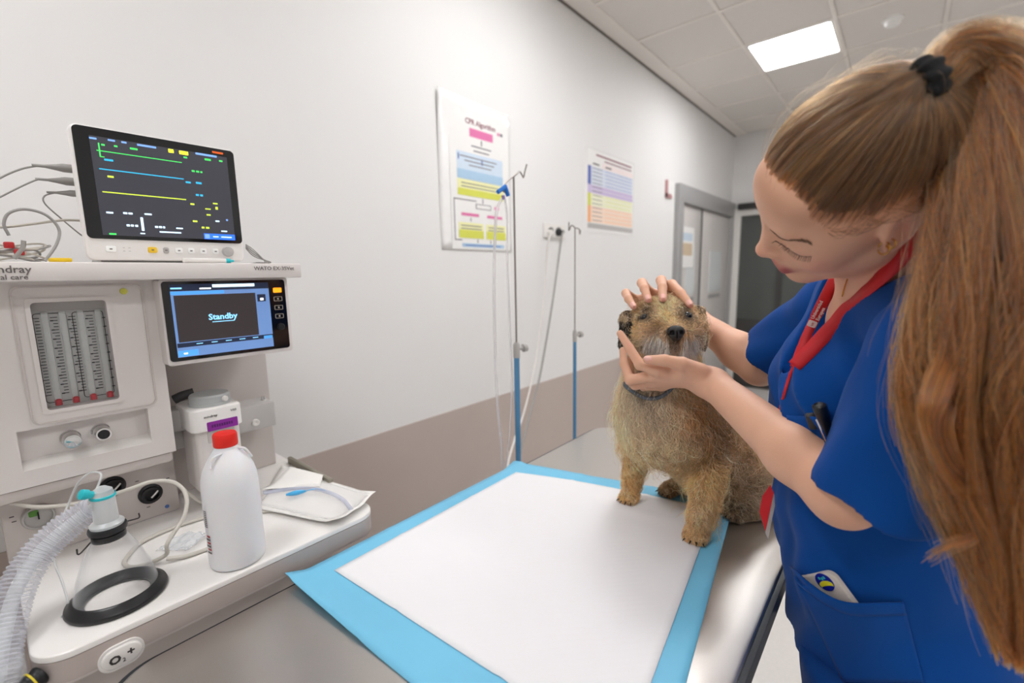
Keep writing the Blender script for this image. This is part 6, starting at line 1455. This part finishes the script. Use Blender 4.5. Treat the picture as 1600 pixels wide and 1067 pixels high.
om = np.arccos(np.clip(roots @ b_, -1, 1)); lift = rng.uniform(.0, .006, NS) * (.4 + .6 * rng.random(NS)); wob = rng.normal(0, .03, (NS, 3)); lump = np.sin(np.arctan2(roots[:, 1], roots[:, 2] + .3) * 26 + roots[:, 0] * 2) * .0016
pts = np.zeros((NS, KS, 3))
for k in range(KS):
    t = k / (KS - 1); so = np.sin(om) + 1e-6
    d_ = roots * (np.sin((1 - t) * om) / so)[:, None] + b_ * (np.sin(t * om) / so)[:, None]; d_ = nrm(d_ + wob * math.sin(math.pi * t) * .5)
    p = cran(d_) + d_ * (.0005 + (lift + lump) * math.sin(math.pi * min(1, t * 1.05) * .9) + .011 * max(0, t - .8) / .2)[:, None]; pts[:, k] = HC + p @ HB
cl_ = hcol(NS); band = np.sin(np.arctan2(roots[:, 1], roots[:, 2] + .3) * 40 + 3 * roots[:, 0]); cl_ *= (1 + .3 * band)[:, None]; cl_ = cl_ * np.array([1.04, .97, .88])
strands('scalp_strands', pts, np.interp(np.linspace(0, 1, KS), [0, .06, .18, 1], [.0001, .0002, .00036, .0003]), cl_, M_hair2, hair)
# flyaway hairs along the crown and hairline
NF = 260; fr_i = rng.choice(NS, NF); fp = pts[fr_i].copy(); ou = nrm(fp - HC); tt = np.linspace(0, 1, KS)[None, :, None]
fp = fp + ou * (np.sin(np.pi * tt) * rng.uniform(.002, .016, (NF, 1, 1))) + rng.normal(0, .004, (NF, 1, 3)) * np.sin(np.pi * tt); strands('flyaway_strands', fp[:, :11], np.linspace(.00013, .00006, 11), hcol(NF) * 1.3, M_hair2, hair)
# baby hairs at the temple and nape
st = []; 
for k in range(45):
    f = rng.uniform(-.03, .06); b0 = on_head(hw(f, .085, hairline(f) - rng.uniform(-.004, .010)), .0006); d_ = nrm(-HB[0] * 1.0 - HB[2] * rng.uniform(-.2, .5) + HB[1] * .1); L_ = rng.uniform(.015, .05)
    q_ = [b0]; 
    for s in range(1, 6): q_.append(on_head(b0 + d_ * L_ * s / 5 - HB[2] * .006 * math.sin(s), .0012 + .0008 * s))
    st.append(q_)
strands('temple_strands', np.array(st), np.linspace(.0002, .0001, 6), hcol(len(st)) * 1.1, M_hair2, hair)
# scrunchie
M_scr = mat('scrunchie_black', (20, 20, 22), rough=.85, bump=.6, bscale=400)
GBW = HC + gb @ HB; dB = float((RW.T @ (GBW - np.array([0, 0, CAMH])))[2]); g_ax = nrm(pd(1500, 92, dB - .004) - pd(1444, 112, dB)); ga, gb2, _ = [np.array(v) for v in frame_axes(Vector(g_ax))]
bm = bmesh.new(); n1, n2 = 40, 14; gr = []
for i in range(n1):
    a = 2 * math.pi * i / n1; row = []
    for j in range(n2):
        b = 2 * math.pi * j / n2; r_ = .0075 + .0018 * math.sin(9 * a + 2 * math.cos(b)); R0 = .0150
        row.append(bm.verts.new(GBW + g_ax * (.006 + r_ * 1.25 * math.sin(b)) + (ga * math.cos(a) + gb2 * math.sin(a)) * (R0 + r_ * math.cos(b))))
    gr.append(row)
for i in range(n1):
    for j in range(n2): bm.faces.new((gr[i][j], gr[(i + 1) % n1][j], gr[(i + 1) % n1][(j + 1) % n2], gr[i][(j + 1) % n2]))
bmesh.ops.recalc_face_normals(bm, faces=bm.faces); from_bm('scrunchie', bm, M_scr, hair, angle=180)
# ponytail
gp = [GBW - g_ax * .005, GBW + g_ax * .02, pd(1500, 88, dB - .004), pd(1543, 112, .5 * dB + .218), pd(1560, 200, .428), pd(1560, 320, .42), pd(1548, 450, .415), pd(1535, 570, .412), pd(1528, 660, .41), pd(1548, 770, .412), pd(1578, 870, .415), pd(1592, 960, .42), pd(1592, 1050, .425)]
gr_ = [.011, .0105, .022, .034, .042, .048, .052, .055, .052, .044, .034, .024, .006]
G = np.array([list(p) for p in spline([Vector(p) for p in gp], 6)]); GR = np.interp(np.linspace(0, len(gp) - 1, len(G)), range(len(gp)), gr_)
Tn = nrm(np.gradient(G, axis=0)); view = nrm(np.array([0, 0, CAMH]) - G); Sd = nrm(np.cross(Tn, view)); Vw = np.cross(Sd, Tn)
NP, KP = 9000, 36
def pony(n, r0, r1, lo, hi, wv):
    th = rng.uniform(0, 2 * math.pi, n); rho = np.sqrt(rng.uniform(r0 ** 2, r1 ** 2, n)); end = rng.uniform(lo, hi, n); t = np.linspace(0, 1, KP)[None] * end[:, None] * (len(G) - 1)
    i0 = np.clip(t.astype(int), 0, len(G) - 2); f = (t - i0)[..., None]; lerp = lambda A: A[i0] * (1 - f) + A[i0 + 1] * f
    c, s, v = lerp(G), lerp(Sd), lerp(Vw); r = (GR[i0] * (1 - f[..., 0]) + GR[i0 + 1] * f[..., 0])
    lock = np.floor(th / (2 * math.pi) * 15); ph = lock * 2.4; u_ = np.linspace(0, 1, KP)[None]
    th2 = th[:, None] + .35 * np.sin(u_ * 5 + ph[:, None]) * u_ + .12 * np.sin(u_ * 17 + th[:, None] * 9)
    rr = r * rho[:, None] * (1 + .16 * np.sin(u_ * 9 + ph[:, None]) * u_)
    p = c + s * (np.cos(th2) * rr)[..., None] + v * (np.sin(th2) * rr * .62)[..., None]
    p += s * (wv * np.sin(u_ * 14 + ph[:, None] * 1.7) * u_ ** 2)[..., None]
    p += rng.normal(0, .0011, (n, 1, 3)) * u_[..., None]
    return p, hcol(n, .6)
p1_, c1_ = pony(NP, 0, 1.0, .52, 1.0, .008); c1_ = c1_ * np.array([1.95, 1.22, .62])
lk = np.sin(rng.integers(0, 26, NP) * 2.1); c1_ *= (1 + .38 * lk)[:, None]
strands('ponytail', p1_, np.linspace(.00042, .0003, KP), c1_, M_hair2, hair)
p2_, c2_ = pony(420, .85, 1.2, .5, 1.0, .014); strands('ponytail_flyaways', p2_ + rng.normal(0, .003, (420, 1, 3)), np.linspace(.0002, .0001, KP), c2_ * 1.25, M_hair2, hair)
# lock that curls out to the left near the elbow, and one at the lower end
def lock(path, n, r0, r1, col=1.15):
    P = np.array([list(q) for q in spline([Vector(p) for p in path], 8)]); K = len(P); T2 = nrm(np.gradient(P, axis=0)); V2 = nrm(np.array([0, 0, CAMH]) - P); S2 = nrm(np.cross(T2, V2))
    th = rng.uniform(0, 6.28, n); rho = np.sqrt(rng.random(n)); u_ = np.linspace(0, 1, K); R = r0 * (1 - u_) + r1 * u_ + .002 * np.sin(u_ * 9)
    p = P[None] + S2[None] * (np.cos(th) * rho)[:, None, None] * R[None, :, None] + V2[None] * (np.sin(th) * rho * .6)[:, None, None] * R[None, :, None] + rng.normal(0, .0012, (n, 1, 3)) * u_[None, :, None] ** 2 * 2
    q0, q1 = rng.uniform(0, .28, n), rng.uniform(.72, 1.0, n); ti = (q0[:, None] + (q1 - q0)[:, None] * u_[None]) * (K - 1); ii = np.clip(ti.astype(int), 0, K - 2); ff = (ti - ii)[..., None]; rr_ = np.arange(n)[:, None]
    p = p[rr_, ii] * (1 - ff) + p[rr_, ii + 1] * ff
    strands('loose_lock', p, np.linspace(.0004, .00018, K), hcol(n) * np.array([1.95, 1.22, .62]) * col, M_hair2, hair)
lock([pd(1520, 520, .425), pd(1475, 650, .40), pd(1490, 720, .40), pd(1535, 765, .402), pd(1548, 800, .405), pd(1520, 840, .41), pd(1480, 856, .42), pd(1448, 878, .43)], 110, .0065, .0008)
lock([pd(1515, 480, .425), pd(1462, 610, .40), pd(1452, 670, .40), pd(1480, 740, .405), pd(1530, 800, .408), pd(1575, 870, .41)], 420, .010, .003)
lock([pd(1578, 880, .415), pd(1572, 940, .42), pd(1562, 980, .425), pd(1575, 1015, .425), pd(1597, 1040, .425)], 160, .008, .001)
lock([pd(1535, 850, .412), pd(1540, 900, .415), pd(1556, 930, .42), pd(1560, 950, .42)], 30, .004, .0006)
bpy.context.view_layer.update()
